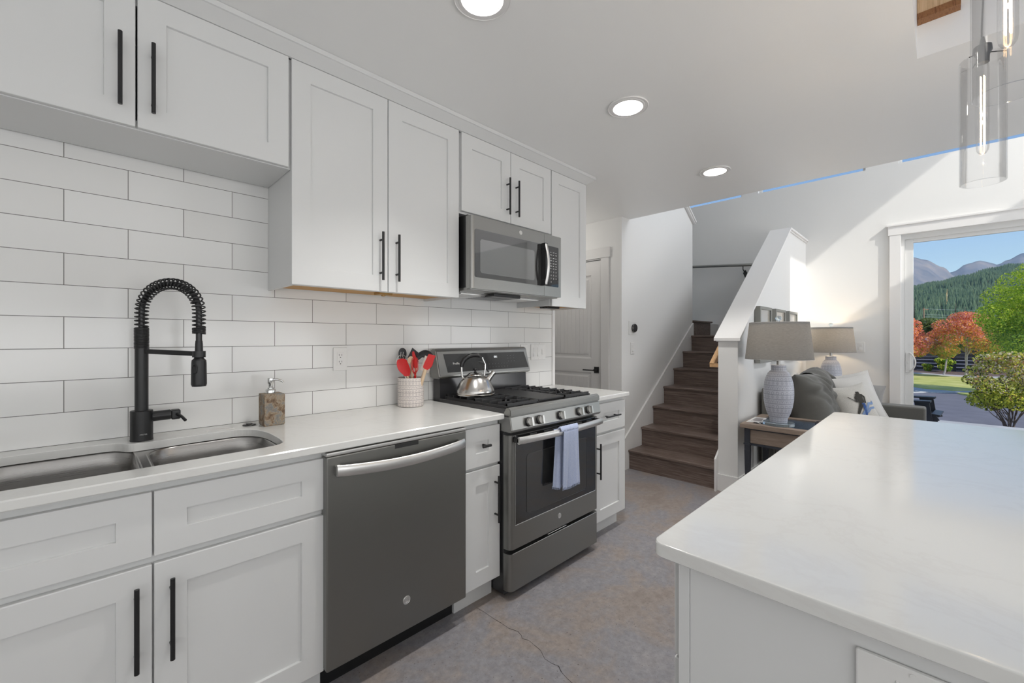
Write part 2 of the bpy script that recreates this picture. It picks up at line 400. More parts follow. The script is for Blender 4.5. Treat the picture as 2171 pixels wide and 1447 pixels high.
holes = [(x-hh, x+hh, y-hh, y+hh) for x, y in cans] + [(0.62, 2.475, -3.0, -2.085)]
struct('ceiling', slab(B(), 'z', ZC, ZC+.30, XL, XO, YR, 1.3, holes), M['ceil'])
# shaft over the island open to a skylight
sh = B()
for x0, x1, y0, y1 in ((2.475, 2.55, -3.0, -2.01), (.545, .62, -3.0, -2.01), (.62, 2.475, -2.085, -2.01), (.545, 2.55, -3.075, -3.0)): box(sh, x0, x1, y0, y1, ZC+.30, 3.7)
struct('wall_shaft', sh, M['wall'])
M['frost'] = mat('frosted_skylight', (.85, .87, .9), .6, Transmission_Weight=1.0, IOR=1.2)
sk = tag(mesh('window_5', box(B(), .56, 2.53, -3.06, -2.02, 3.70, 3.708), M['frost']), kind='structure')
struct('wall_kitchen', slab(B(), 'y', 0.0, 0.12, XL, 2.582, 0, ZC), M['tile'])
struct('wall_end', box(B(), 2.582, XE, 0.004, 0.12, 0, ZC), M['wall'])
struct('trim_1', box(B(), 2.582, 2.612, -.010, 0.004, .914, 1.52, .002), M['trim'])
struct('wall_left', slab(B(), 'x', XL-.12, XL, YR, 0.12, 0, ZC), M['wall'])
struct('wall_hall', box(B(), 1.4, 3.66, 1.3, 1.4, 0, ZC), M['wall'])
struct('wall_hall_left', box(B(), 1.3, 1.4, .12, 1.4, 0, ZC), M['wall'])
struct('wall_door', slab(B(), 'x', 3.66, 3.76, 0.02, 1.3, 0, ZC, [(0.25, 1.06, 0, 2.075)]), M['wall'])
# the closet behind the white door
struct('wall_closet', box(B(), 4.4, 4.5, .14, 1.3, 0, ZC), M['wall'])
# stair wall with its sloping top
struct('wall_stair', prism(B(), [(3.76, 0), (5.337, 0), (5.337, 2.70), (4.35, 3.35), (3.76, 3.35)], 0.02, 0.14), M['wall'])
tp = B(); dx, dz = 5.345-4.35, 2.706-3.36
for off, y0, y1, th in ((0.0, -.012, .172, .018), (.018, -.026, .186, .02)):
    prism(tp, [(5.352, 2.695+off), (5.352, 2.695+off+th), (4.35, 3.357+off+th), (4.35, 3.357+off)], y0, y1)
struct('trim_2', tp, M['trim'])
struct('wall_loft', slab(B(), 'x', XO-.06, XO, YR, 2.2, ZC+.30, ZT), M['wall'])
struct('wall_stairwell', box(B(), 3.75, XW, 2.1, 2.2, 0, ZT), M['wall'])
cl = [(-.258, 1.2, 3.20, 4.55), (-1.556, -.453, 3.20, 4.55), (-3.05, -1.835, 3.20, 4.55)]
YS0, YS1, ZS = -4.15, -1.856, 2.41
struct('wall_far', slab(B(), 'x', XW, XW+.16, YR, 2.2, 0, ZT, cl+[(YS0, YS1, 0.0, ZS)]), M['wall'])
struct('wall_right', slab(B(), 'y', YR-.16, YR, XL-.12, XW+.16, 0, ZT, [(4.385, 6.24, 4.15, 5.268)]), M['wall'])
struct('ceiling_upper', box(B(), XO-.06, XW+.16, YR-.16, 2.2, ZT, ZT+.1), M['ceil'])
# clerestory panes with vinyl frames
M['vinyl'] = mat('white_vinyl', (0.76, 0.76, 0.75), 0.3)
for i, (y0, y1, z0, z1) in enumerate(cl):
    o = tag(mesh('window_%d' % (i+1), box(B(), XW+.10, XW+.106, y0, y1, z0, z1), M['pane']), kind='structure')
    f = B(); box(f, XW+.06, XW+.13, y1-.028, y1, z0, z1); box(f, XW+.06, XW+.13, y0, y0+.028, z0, z1); box(f, XW+.061, XW+.129, y0+.028, y1-.028, z1-.03, z1); box(f, XW+.061, XW+.129, y0+.028, y1-.028, z0+.0002, z0+.004)
    mesh('window_frame', f, M['vinyl'], o)
f = B(); o = tag(mesh('window_4', box(B(), 4.385, 6.24, YR-.10, YR-.094, 4.15, 5.268), M['pane']), kind='structure')

# stair half wall, newel end, cap
hw = [(3.775, 0), (XW, 0), (XW, 2.455), (5.455, 2.455), (3.775, 1.262)]
struct('wall_half', prism(B(), hw, -.985, -.832), M['wall'])
cp = B()
k = (2.47-1.272)/(5.455-3.775)
def capstrip(bm, z_off, th, oy, ox):
    a = (3.775-ox, 1.262+z_off-ox*k*0); 
    poly = [(3.775-ox, 1.262+z_off-ox*.71), (5.455, 2.455+z_off), (XW, 2.455+z_off), (XW, 2.455+z_off+th), (5.447, 2.455+z_off+th), (3.775-ox, 1.262+z_off+th*1.2-ox*.71)]
    prism(bm, poly, -.985-oy, -.832+oy)
capstrip(cp, 0.0, .018, .012, .012); capstrip(cp, .018, .02, .026, .028)
struct('trim_3', cp, M['trim'])
bb = B(); box(bb, 3.76, 3.775, -.99, -.827, 0, .14, .002); box(bb, 3.775, XW, -1.0, -.985, 0, .14, .002)
struct('baseboard_half_wall', bb, M['trim'])
struct('baseboard_stair', prism(B(), [(3.695, 0), (5.27, 0), (5.27, 1.0), (5.337, 1.317), (5.337, 1.47), (5.28, 1.435), (3.695, .30)], .004, .02), M['trim'])
struct('baseboard_half_wall_inner', prism(B(), [(3.72, 0), (3.78, 0), (5.3, 1.2), (5.3, 1.43), (3.76, .30), (3.72, .27)], -.832, -.818), M['trim'])
struct('baseboard_landing', prism(B(), [(-.832, 1.315), (-.832, 1.44), (-.17, 1.44), (-.17, 1.60), (1.2, 1.62), (1.2, 1.315)], XW-.015, XW, 'x'), M['trim'])
struct('baseboard_far', box(B(), XW-.015, XW, YS1+.10, -1.0, 0, .14, .002), M['trim'])
struct('baseboard_hall', box(B(), 3.645, 3.66, 0.02, .135, 0, .14, .002), M['trim'])

# recessed ceiling lights
for i, (x, y) in enumerate(cans):
    t = thing('recessed_light', ['round white recessed ceiling light nearest the camera, above the counter', 'round white recessed ceiling light, middle one of the row', 'round white recessed ceiling light farthest away, near the stairs'][i], 'ceiling light', (x, y, ZC), 'recessed ceiling lights')
    b = B(); lathe(b, [(.073, -.002), (.098, -.002), (.101, -.006), (.0985, -.010), (.0965, -.010), (.0955, -.0085), (.084, -.0085), (.083, -.010), (.073, -.010), (.073, -.002)], (x, y, ZC+.003), 64)
    mesh('trim_ring', b, M['trim'], t, 30)
    b = B(); pr = [(.0733, -.008)]
    for q in range(12): pr += [(.073-.0012*q, .002+.006*q), (.0718-.0012*q, .004+.006*q)]
    pr += [(.056, .085)]
    lathe(b, pr, (x, y, ZC), 48); mesh('baffle', b, M['canin'], t, 30)
    b = B(); lathe(b, [(0, .076), (.058, .076), (.058, .084), (0, .084)], (x, y, ZC), 40); mesh('lens', b, M['canlight'], t)
    l = bpy.data.lights.new('can', 'SPOT'); l.energy = 34; l.spot_size = 1.8; l.spot_blend = 0.6; l.shadow_soft_size = 0.05; l.color = (1, 0.985, 0.955)
    lo = bpy.data.objects.new('can_light', l); C.objects.link(lo); lo.location = (x, y, ZC+.06)

# white panelled door
d = tag(bpy.data.objects.new('door_1', None), kind='structure'); C.objects.link(d); d.location = (3.68, .65, 0); WL['door_1'] = Vector((3.68, .65, 0))
Md = Matrix(((0, 1, 0, 3.675), (-1, 0, 0, 0), (0, 0, 1, 0), (0, 0, 0, 1)))   # local front -Y -> world -X : x_w = y_l, y_w = -x_l
b = B(); box(b, 3.675, 3.71, .255, 1.055, 0.01, 2.068, .002)
def panel(bm, y0, y1, z0, z1, x):
    """raised panel look: sunken moulding ring with field, facing -X"""
    r = [(0, 0), (.018, .010), (.034, .010), (.05, .003)]
    rings = []
    for ins, dep in r:
        rings.append([bm.verts.new((x+dep, yy, zz)) for yy, zz in ((y0+ins, z0+ins), (y1-ins, z0+ins), (y1-ins, z1-ins), (y0+ins, z1-ins))])
    for a, c_ in zip(rings, rings[1:]):
        for q in range(4): bm.faces.new((a[q], a[(q+1) % 4], c_[(q+1) % 4], c_[q]))
    n = 9; yy0, yy1, zz0, zz1 = y0+.05, y1-.05, z0+.05, z1-.05
    for q in range(n):
        a0 = yy0+(yy1-yy0)*q/n; a1 = yy0+(yy1-yy0)*(q+1)/n; g = .0022
        vs = [(x+.003, a0+g), (x+.003, a1-g), (x+.006, a1)]
        col = [[bm.verts.new((xx, ya, zz)) for zz in (zz0, zz1)] for xx, ya in ((x+.006, a0), (x+.003, a0+g), (x+.003, a1-g), (x+.006, a1))]
        for s1, s2 in zip(col, col[1:]): bm.faces.new((s1[0], s2[0], s2[1], s1[1]))
b.free(); b = B()
y0, y1, z0, z1, xf = .255, 1.055, .01, 2.068, 3.668
pan = [(.375, .935, .14, .93), (.375, .935, 1.07, 1.93)]
slab(b, 'x', xf, xf+.006, y0, y1, z0, z1, pan); box(b, xf+.0105, xf+.035, y0, y1, z0, z1)
for p in pan: panel(b, p[0], p[1], p[2], p[3], xf)
mesh('door_slab', b, M['door'], d)
b = B(); box(b, xf-.008, xf, .283, .338, .925, .990, .002); cyl(b, (xf-.006, .31, .957), (xf-.05, .31, .957), .011); box(b, xf-.058, xf-.044, .300, .445, .950, .962, .003)
mesh('door_handle', b, M['black'], d, 30)
b = B(); box(b, 3.645, 3.66, .155, .248, 0, 2.085, .002); box(b, 3.645, 3.66, 1.062, 1.155, 0, 2.085, .002); box(b, 3.640, 3.66, .14, 1.17, 2.085, 2.185, .002)
struct('trim_4', b, M['door'])

# stairs
t = thing('staircase', 'dark brown oak stairs climbing between white walls', 'stairs', (3.756, -.4, 0))
R_, T_ = .1878, .25
for i in range(7):
    z1 = R_*(i+1); x0 = 3.776+T_*i
    r = box(B(), x0, x0+.015, -.818, .004, R_*i+.0, z1-.022); mesh('riser', r, M['stair'], t)
    xe = x0+T_+.012 if i < 6 else XW-.015
    y1 = .004 if i < 6 else .004
    if i == 0: r = box(B(), x0-.022, xe, -.818, .004, z1-.024, z1, .006, 3)
    else: r = box(B(), x0-.022, xe, -.818, y1, z1-.024, z1, .006, 3)
    mesh('tread' if i < 6 else 'landing', r, M['stair'], t, 40)
    if i == 6:
        r = box(B(), 5.337, XW-.015, .004, .02, z1-.024, z1); mesh('landing_edge', r, M['stair'], t)
# next flight turning left
z1 = R_*7
r = box(B(), 5.352, 5.93, .022, .037, z1, z1+R_-.022); mesh('riser', r, M['stair'], t)
r = box(B(), 5.340, 5.955, 0.0, .26, z1+R_-.022, z1+R_, .005, 3); mesh('tread', r, M['stair'], t, 40)
struct('wall_step', box(B(), 5.93, 6.285, .04, .3, z1, z1+R_-.03), M['wall'])
# rails
t = thing('handrail', 'dark metal handrail fixed on the wall above the stair landing', 'handrail', (6.2, 0, 2.3))
b = B(); tube(b, [(6.235, .62, 2.335), (6.235, -.5, 2.245), (6.235, -.80, 2.22)], .018, 14); mesh('rail', b, M['slate2'], t, 40)
b = B()
for y, z in ((-.29, 2.245),):
    tube(b, [(6.235, y, z), (6.235, y, z-.04), (6.26, y-.01, z-.075), (6.29, y-.01, z-.08)], .006, 8)
    prism(b, [(y-.01-.026, z-.085), (y-.01, z-.04), (y-.01+.026, z-.085), (y-.01, z-.15)], 6.29, 6.299, 'x')
mesh('bracket', b, M['black'], t, 30)
t = thing('wooden_handrail', 'pale wooden handrail end on the inner side of the half wall', 'handrail', (3.9, -.79, 1.1))
b = B(); pl = [(3.80, 1.02), (3.80, 1.055), (5.3, 2.16), (5.3, 2.11), (3.87, 1.055)]
prism(b, [(3.86, 1.03), (5.3, 2.07), (5.3, 2.12), (3.84, 1.065)], -.775, -.735)
box(b, 3.845, 3.885, -.818, -.735, 1.03, 1.065, .004)
mesh('rail', b, M['pine'], t, 30)

# crown moulding above the wall cabinets
def sweep(bm, path, prof):
    rows = []
    for i, (x, y, nx, ny) in enumerate(path):
        rows.append([bm.verts.new((x+nx*o, y+ny*o, z)) for o, z in prof])
    for a, b2 in zip(rows, rows[1:]):
        for q in range(len(prof)-1): bm.faces.new((a[q], a[q+1], b2[q+1], b2[q]))
    return bm
prof = [(-.01, 2.4035), (.002, 2.4045), (.046, 2.438), (.052, 2.4395), (.052, 2.459), (-.01, 2.459)]
struct('trim_5', sweep(B(), [(XL, -.325, 0, -1), (2.583, -.325, 1, -1), (2.583, 0, 1, 0)], prof), M['cab'])
# ------------------------------------------------------------------ base cabinets
YD = -.62                                     # door faces
def drawer(root, x0, x1, z0, z1, pull=None):
    o = mesh('drawer_front', shaker(B(), x0, x1, z0, z1, YD, frz=.064), M['cab'], root)
    if pull == 'knob':
        xc = (x0+x1)/2; b = B(); zc = (z0+z1)/2
        bar_handle(b, (xc-.022, YD-.030, zc+.008), (xc+.028, YD-.030, zc+.008), (0, -1, 0), .0066, .031, .025); mesh('knob', b, M['black'], o, 30)
    elif pull == 'bar':
        xc = (x0+x1)/2; zc = (z0+z1)/2; b = B()
        bar_handle(b, (xc-.085, YD-.03, zc+.006), (xc+.085, YD-.03, zc+.006), (0, -1, 0), .0052); mesh('drawer_pull', b, M['black'], o, 30)
    return o
def cdoor(root, x0, x1, z0, z1, y=YD, hx=None, hz=None, name='door'):
    o = mesh(name, shaker(B(), x0, x1, z0, z1, y), M['cab'], root)
    if hx is not None:
        b = B(); bar_handle(b, (hx, y-.030, hz[0]), (hx, y-.030, hz[1]), (0, -1, 0)); mesh('handle', b, M['black'], o, 30)
    return o
def base_cab(name, label, x0, x1, fx0, fx1, cols):
    t = thing(name, label, 'cabinet', ((x0+x1)/2, -.3, 0))
    b = B(); ft = .8866
    for xa, xb in ((x0, x0+.018), (x1-.018, x1)): box(b, xa, xb, -.582, -.004, .112, .884)
    box(b, x0+.018, x1-.018, -.02, -.004, .13, .884); box(b, x0+.018, x1-.018, -.582, -.004, .112, .13)
    st = [x0, x0+.035, x1-.035, x1]
    if x1-x0 > .5: st[2:2] = [(x0+x1)/2-.03, (x0+x1)/2+.03]
    for q in range(0, len(st), 2): box(b, st[q], st[q+1], -.60, -.582, .112, ft)
    for q in range(1, len(st)-1, 2):
        for za, zb in ((.112, .135), (.655, .685), (.842, ft)): box(b, st[q], st[q+1], -.60, -.582, za, zb)
    mesh('cabinet_box', b, M['cab'], t)
    mesh('toe_kick', box(B(), x0, x1, -.553, -.538, 0, .112), M['cab'], t)
    return t
t = base_cab('sink_base_cabinet', 'white shaker sink cabinet with two doors below the steel sink', -.345, .600, 0, 0, 0)
drawer(t, -.336, .1245, .681, .861); drawer(t, .1285, .588, .681, .861)
cdoor(t, -.336, .1245, .112, .661, hx=.091, hz=(.393, .618)); cdoor(t, .1285, .588, .112, .661, hx=.166, hz=(.393, .618))
t = base_cab('base_cabinet', 'white shaker base cabinet left of the sink cabinet', -1.26, -.349, 0, 0, 0)
drawer(t, -1.25, -.806, .681, .861, 'bar'); drawer(t, -.802, -.353, .681, .861, 'bar'); cdoor(t, -1.25, -.806, .112, .661, hx=-.84, hz=(.393, .618)); cdoor(t, -.802, -.353, .112, .661, hx=-.765, hz=(.393, .618))
t = base_cab('narrow_base_cabinet', 'narrow white base cabinet between the dishwasher and the range', 1.208, 1.443, 0, 0, 0)
drawer(t, 1.213, 1.440, .676, .861, 'knob'); cdoor(t, 1.213, 1.440, .112, .662, hx=1.406, hz=(.393, .618))
t = base_cab('narrow_base_cabinet', 'narrow white base cabinet at the end of the counter, right of the range', 2.235, 2.625, 0, 0, 0)
drawer(t, 2.247, 2.625, .676, .861, 'bar'); cdoor(t, 2.247, 2.625, .108, .660, hx=2.283, hz=(.393, .618))

# ------------------------------------------------------------------ countertop with the sink cut-out
cut = [(-.265, -.30), (-.262, -.20), (-.245, -.14), (-.205, -.103), (-.14, -.094), (-.06, -.094), (.01, -.095), (.060, -.104), (.080, -.126), (.092, -.148), (.106, -.160), (.14, -.162), (.20, -.158), (.30, -.150), (.38, -.148),
       (.425, -.152), (.462, -.176), (.485, -.215), (.498, -.28), (.501, -.36), (.499, -.44), (.490, -.50), (.464, -.527), (.42, -.538), (.30, -.542), (.10, -.547), (-.10, -.548), (-.20, -.540), (-.245, -.51), (-.262, -.44)]
def smooth_loop(p, n=4):
    out = []
    m_ = len(p)
    for i in range(m_):
        p0, p1, p2, p3 = (Vector(p[(i+q-1) % m_]) for q in range(4))
        for s in range(n):
            t_ = s/n; out.append(.5*((2*p1)+(-p0+p2)*t_+(2*p0-5*p1+4*p2-p3)*t_*t_+(-p0+3*p1-3*p2+p3)*t_**3))
    return out
cutp = smooth_loop(cut)
def slab_with_cut(x0, x1, y0, y1, z0, z1, loop, bev=.0035):
    b = B(); fill = []
    ring = lambda pts, z: [b.verts.new((p[0], p[1], z)) for p in pts]
    outer = [(x0, y0), (x1, y0), (x1, y1), (x0, y1)]
    def edges(v): return [b.edges.new((v[i], v[(i+1) % len(v)])) for i in range(len(v))]
    ob = bev
    o_in = [(x0, y0+ob), (x1-ob, y0+ob), (x1-ob, y1), (x0, y1)]
    top = ring(o_in, z1); bot = ring(o_in, z0); m1 = ring(outer, z1-ob); m0 = ring(outer, z0+ob)
    if loop:
        cen = sum((Vector(p) for p in loop), Vector((0, 0)))/len(loop)
        lo_ = [Vector(p)+(Vector(p)-cen).normalized()*.002 for p in loop]
        ct = ring(lo_, z1); cm = ring(loop, z1-.002); cb2 = ring(loop, z0)
        bmesh.ops.triangle_fill(b, use_beauty=True, use_dissolve=False, edges=edges(top)+edges(ct))
        bmesh.ops.triangle_fill(b, use_beauty=True, use_dissolve=False, edges=edges(bot)+edges(cb2))
        n = len(loop)
        for r0, r1 in ((ct, cm), (cm, cb2)):
            for i in range(n): b.faces.new((r0[i], r0[(i+1) % n], r1[(i+1) % n], r1[i]))
    else:
        b.faces.new(top); b.faces.new(bot)
    for r0, r1 in ((top, m1), (m1, m0), (m0, bot)):
        for i in range(4): b.faces.new((r0[i], r0[(i+1) % 4], r1[(i+1) % 4], r1[i]))
    return b
o = mesh('countertop', slab_with_cut(-1.28, 1.443, -.648, -.001, .887, .9145, cutp), M['quartz'])
tag(o, 'long white quartz countertop with the sink cut into it', 'countertop')
o = mesh('countertop', slab_with_cut(2.214, 2.635, -.648, -.001, .887, .9145, None), M['quartz'])
tag(o, 'short white quartz countertop piece right of the gas range', 'countertop')

# undermount double sink
t = thing('sink', 'double bowl stainless steel sink set under the white counter', 'sink', (.1, -.33, .69))
def rrect(x0, x1, y0, y1, r, z, n=8):
    P = []
    for cx_, cy_, a0 in ((x1-r, y1-r, 0), (x0+r, y1-r, PI/2), (x0+r, y0+r, PI), (x1-r, y0+r, 1.5*PI)):
        for i in range(n+1): a = a0+PI/2*i/n; P.append((cx_+r*math.cos(a), cy_+r*math.sin(a), z))
    return P
def bowl(bm, x0, x1, y0, y1, r, depth):
    zt = .8862; layers = []
    for ins, z in ((-.004, zt), (.002, zt-.001), (.006, zt-.006), (.012, zt-.05), (.020, zt-depth+.05), (.03, zt-depth+.018), (.055, zt-depth+.003), (.14, zt-depth)):
        layers.append([bm.verts.new(p) for p in rrect(x0+ins, x1-ins, y0+ins, y1-ins, max(r-ins*.5, .01) if ins < .1 else .03, z)])
    for a, b2 in zip(layers, layers[1:]):
        n = len(a)
        for i in range(n): bm.faces.new((a[i], a[(i+1) % n], b2[(i+1) % n], b2[i]))
    bm.faces.new(layers[-1])
b = B(); bowl(b, -.262, .116, -.546, -.094, .085, .22); mesh('bowl', b, M['sink'], t, 60, label='larger left bowl')
b = B(); bowl(b, .142, .503, -.543, -.148, .09, .18); mesh('bowl', b, M['sink'], t, 60, label='smaller right bowl')
b = B()   # flange between and round the bowls
inner1 = rrect(-.258, .112, -.542, -.098, .083, .8850); inner2 = rrect(.146, .499, -.539, -.152, .088, .8850)
def flange(bm, z):
    o_ = [bm.verts.new(p) for p in rrect(-.30, .54, -.58, -.06, .06, z)]
    e = [bm.edges.new((o_[i], o_[(i+1) % len(o_)])) for i in range(len(o_))]
    for inn in (inner1, inner2):
        v_ = [bm.verts.new((p[0], p[1], z)) for p in inn]; e += [bm.edges.new((v_[i], v_[(i+1) % len(v_)])) for i in range(len(v_))]
    bmesh.ops.triangle_fill(bm, use_beauty=True, use_dissolve=False, edges=e)
flange(b, .8855); mesh('flange', b, M['sink'], t)
for xc, yc, zd in ((-.07, -.32, .6665), (.32, -.345, .7065)):
    b = B(); lathe(b, [(0, zd-.01), (.02, zd-.008), (.034, zd+.001), (.045, zd+.002), (.046, zd), (0, zd-.012)], (xc, yc, 0), 32); mesh('drain', b, M['chrome'], t, 40)

# ------------------------------------------------------------------ faucet
FX, FY = .137, -.107
t = thing('faucet', 'tall matte black spring faucet behind the sink', 'faucet', (FX, FY, .9145))
b = B(); lathe(b, [(0, 0), (.0325, 0), (.0335, .003), (.0325, .006), (.0325, .106), (.031, .108), (0, .108)], (FX, FY, .9145), 48); mesh('base', b, M['black'], t, 30)
b = B(); lathe(b, [(0, .1075), (.0195, .1075), (.0195, .405), (.017, .409), (0, .409)], (FX, FY, .9145), 36); mesh('riser_pipe', b, M['black'], t, 30)
th = math.radians(50); du = Vector((math.cos(th), -math.sin(th), 0)); RR = .112; ZA = 1.375
O_ = Vector((FX, FY, 0))
arc = [O_+Vector((0, 0, z)) for z in (1.318, 1.335, 1.355)]
HH = .105
for i in range(0, 33):
    a = PI*i/32; arc.append(O_+du*(RR-RR*math.cos(a))+Vector((0, 0, ZA+HH*math.sin(a)**.92)))
Hx = O_+du*(2*RR)
arc += [Hx+Vector((0, 0, z)) for z in (1.355, 1.335, 1.315)]
# dense re-sampling
def resample(P, n):
    Ls = [0]
    for a_, b2 in zip(P, P[1:]): Ls.append(Ls[-1]+(b2-a_).length)
    out = []; k_ = 0
    for i in range(n):
        s_ = Ls[-1]*i/(n-1)
        while k_ < len(P)-2 and Ls[k_+1] < s_: k_ += 1
        f_ = (s_-Ls[k_])/max(Ls[k_+1]-Ls[k_], 1e-9); out.append(P[k_].lerp(P[k_+1], f_))
    return out, Ls[-1]
path, plen = resample(arc, 1100)
b = B(); tube(b, path[::12]+[path[-1]]+[Hx+Vector((0, 0, 1.262))], .0095, 12); mesh('hose', b, M['bplast'], t, 60)
side = du.cross(Vector((0, 0, 1))).normalized()
hel = []; turns = 33
for i, p in enumerate(path):
    tg = (path[min(i+1, len(path)-1)]-path[max(i-1, 0)]).normalized(); nn_ = side.cross(tg).normalized()
    a = 2*PI*turns*i/(len(path)-1); R2 = .0185
    hel.append(p+(side*math.cos(a)+nn_*math.sin(a))*R2)
b = B(); tube(b, hel, .0026, 6); mesh('spring', b, M['black'], t, 60)
b = B(); hel = [O_+Vector((.0195*math.cos(a), .0195*math.sin(a), 1.246+.0053*a/(2*PI))) for a in [q*2*PI/20 for q in range(20*14)]]; tube(b, hel, .0027, 6); mesh('spring_collar', b, M['black'], t, 60); b = B()
hel = [Hx+Vector((.0185*math.cos(a), .0185*math.sin(a), 1.300+.0053*a/(2*PI))) for a in [q*2*PI/20 for q in range(20*4)]]; tube(b, hel, .0027, 6)
mesh('spring_collar', b, M['black'], t, 60)
b = B(); P0 = O_+Vector((0, 0, 1.237)); P1 = Hx+Vector((0, 0, 1.228))
u_ = (P1-P0).normalized(); s_ = u_.cross(Vector((0, 0, 1))).normalized()
def obox(bm, P, Q, hw_, hh_):
    d_ = (Q-P).normalized(); s2 = d_.cross(Vector((0, 0, 1))).normalized(); u2 = s2.cross(d_)
    vs = [[bm.verts.new(X_+s2*a_*hw_+u2*c_*hh_) for a_, c_ in ((-1, -1), (1, -1), (1, 1), (-1, 1))] for X_ in (P, Q)]
    for i in range(4): bm.faces.new((vs[0][i], vs[0][(i+1) % 4], vs[1][(i+1) % 4], vs[1][i]))
    bm.faces.new(vs[0]); bm.faces.new(vs[1])
obox(b, P0+u_*.017, P1-u_*.017, .0065, .0082)
lathe(b, [(.013, -.012), (.020, -.012), (.020, .010), (.013, .010), (.013, -.012)], (P1.x, P1.y, P1.z), 32)
mesh('docking_arm', b, M['black'], t, 30)
b = B(); lathe(b, [(0, 1.275), (.0105, 1.275), (.0115, 1.262), (.0125, 1.225), (.015, 1.212), (.0215, 1.205), (.0225, 1.195), (.0235, 1.12), (.021, 1.112), (0, 1.114)], (Hx.x, Hx.y, 0), 36); h = mesh('spray_head', b, M['black'], t, 35)
b = B(); fd = Vector((-.62, -.78, 0)).normalized(); fs = fd.cross(Vector((0, 0, 1)))
ov = [Hx+fd*.0262+fs*(.008*math.cos(a))+Vector((0, 0, 1.175+.016*math.sin(a)*(1))) for a in [2*PI*i/24 for i in range(24)]]
tube(b, ov, .0012, 6, True); obox(b, Hx+fd*.018+Vector((0, 0, 1.172)), Hx+fd*.0262+Vector((0, 0, 1.172)), .0065, .012); mesh('spray_button', b, M['bplast'], h, 40)
b = B(); cyl(b, (FX+.028, FY+.002, .996), (FX+.082, FY+.006, .997), .0185, seg=32); mesh('handle_stem', b, M['black'], t, 30)
b = B(); box(b, FX+.084, FX+.112, FY-.012, FY+.024, .978, 1.014, .005, 3); tube(b, [(FX+.10, FY-.008, .998), (FX+.112, FY-.03, .990), (FX+.120, FY-.055, .978)], [.006, .005, .0055], 10); mesh('lever', b, M['black'], t, 35)
# small wordmark on the base, facing the room
fdir = Vector((.10, -1, 0)).normalized()
tm = Matrix.Translation(Vector((FX, FY, .9145))+fdir*.0327+Vector((0, 0, .024))) @ Matrix.Rotation(math.atan2(fdir.y, fdir.x)+PI/2, 4, 'Z') @ Matrix.Rotation(PI/2, 4, 'X')
b = B(); merge(b, text_bm('PFISTER', .0062, tm, .0003)); mesh('wordmark', b, M['mark'], t)

# ------------------------------------------------------------------ dishwasher
t = thing('dishwasher', 'dark slate dishwasher with a bowed steel handle', 'dishwasher', (.9, -.3, 0))
b = B(); box(b, .606, 1.202, -.60, -.02, .10, .878, .002); mesh('tub', b, M['bplast'], t)
b = B(); box(b, .586, 1.204, -.650, -.602, .118, .869, .006, 3); mesh('door_panel', b, M['slate'], t, 40)
b = B(); box(b, .586, 1.204, -.650, -.602, .8695, .883, .003, 2); mesh('control_strip', b, M['ss'], t, 40)
b = B(); box(b, .849, .955, -.6508, -.640, .852, .8685, .0004); mesh('vent_slot', b, M['slot'], t)
b = B(); pts = []; 
for i in range(25):
    q = i/24; x = .612+.562*q; pts.append((x, -.672-.028*math.sin(PI*q)**.6, .822-.012*math.sin(PI*q)))
rows = []
for i, p in enumerate(pts):
    r = []
    for k_ in range(14):
        a = 2*PI*k_/14; r.append(b.verts.new((p[0], p[1]+.0095*math.cos(a)-(0), p[2]+.0205*(abs(math.sin(a))**.8)*(1 if math.sin(a) > 0 else -1))))
    rows.append(r)
for r0, r1 in zip(rows, rows[1:]):
    for k_ in range(14): b.faces.new((r0[k_], r0[(k_+1) % 14], r1[(k_+1) % 14], r1[k_]))
b.faces.new(rows[0]); b.faces.new(rows[-1])
h = mesh('handle', b, M['ss'], t, 40)
for x in (.622, 1.164): mesh('handle_mount', box(B(), x-.011, x+.011, -.672, -.649, .806, .838, .003), M['slate2'], h, 30)
mesh('badge', emblem(B(), (.900, -.6495, .240), .0165), M['ss'], t, 40)
mesh('toe_kick', box(B(), .596, 1.202, -.545, -.53, .0, .118), M['bplast'], t)

# ------------------------------------------------------------------ gas range
RX0, RX1, RF = 1.447, 2.207, -.683
RC = (RX0+RX1)/2
t = thing('gas_range', 'dark slate gas range with five knobs and a steel handle', 'stove', (RC, -.35, 0))
b = B(); box(b, RX0+.003, RX1-.003, -.64, -.022, .02, .90, .002); mesh('body', b, M['darkenamel'], t)
for x in (RX0+.05, RX1-.05):
    for y in (-.58, -.08): mesh('foot', cyl(B(), (x, y, 0), (x, y, .03), .018, seg=16), M['bplast'], t)
# cooktop tray with raised rim and front lip
b = B(); box(b, RX0, RX1, -.674, -.10, .898, .914, .004, 3)
box(b, RX0, RX0+.022, -.675, -.10, .905, .934, .006, 3); box(b, RX1-.022, RX1, -.675, -.10, .905, .934, .006, 3)
mesh('cooktop', b, M['darkenamel'], t, 40)
b = B(); prism(b, [(-.683, .903), (-.690, .906), (-.688, .934), (-.672, .945), (-.655, .940), (-.640, .918), (-.640, .903)], RX0-.002, RX1+.002, 'x')
bmesh.ops.bevel(b, geom=b.edges[:], offset=.003, segments=2, affect='EDGES'); mesh('front_lip', b, M['slate'], t, 50)
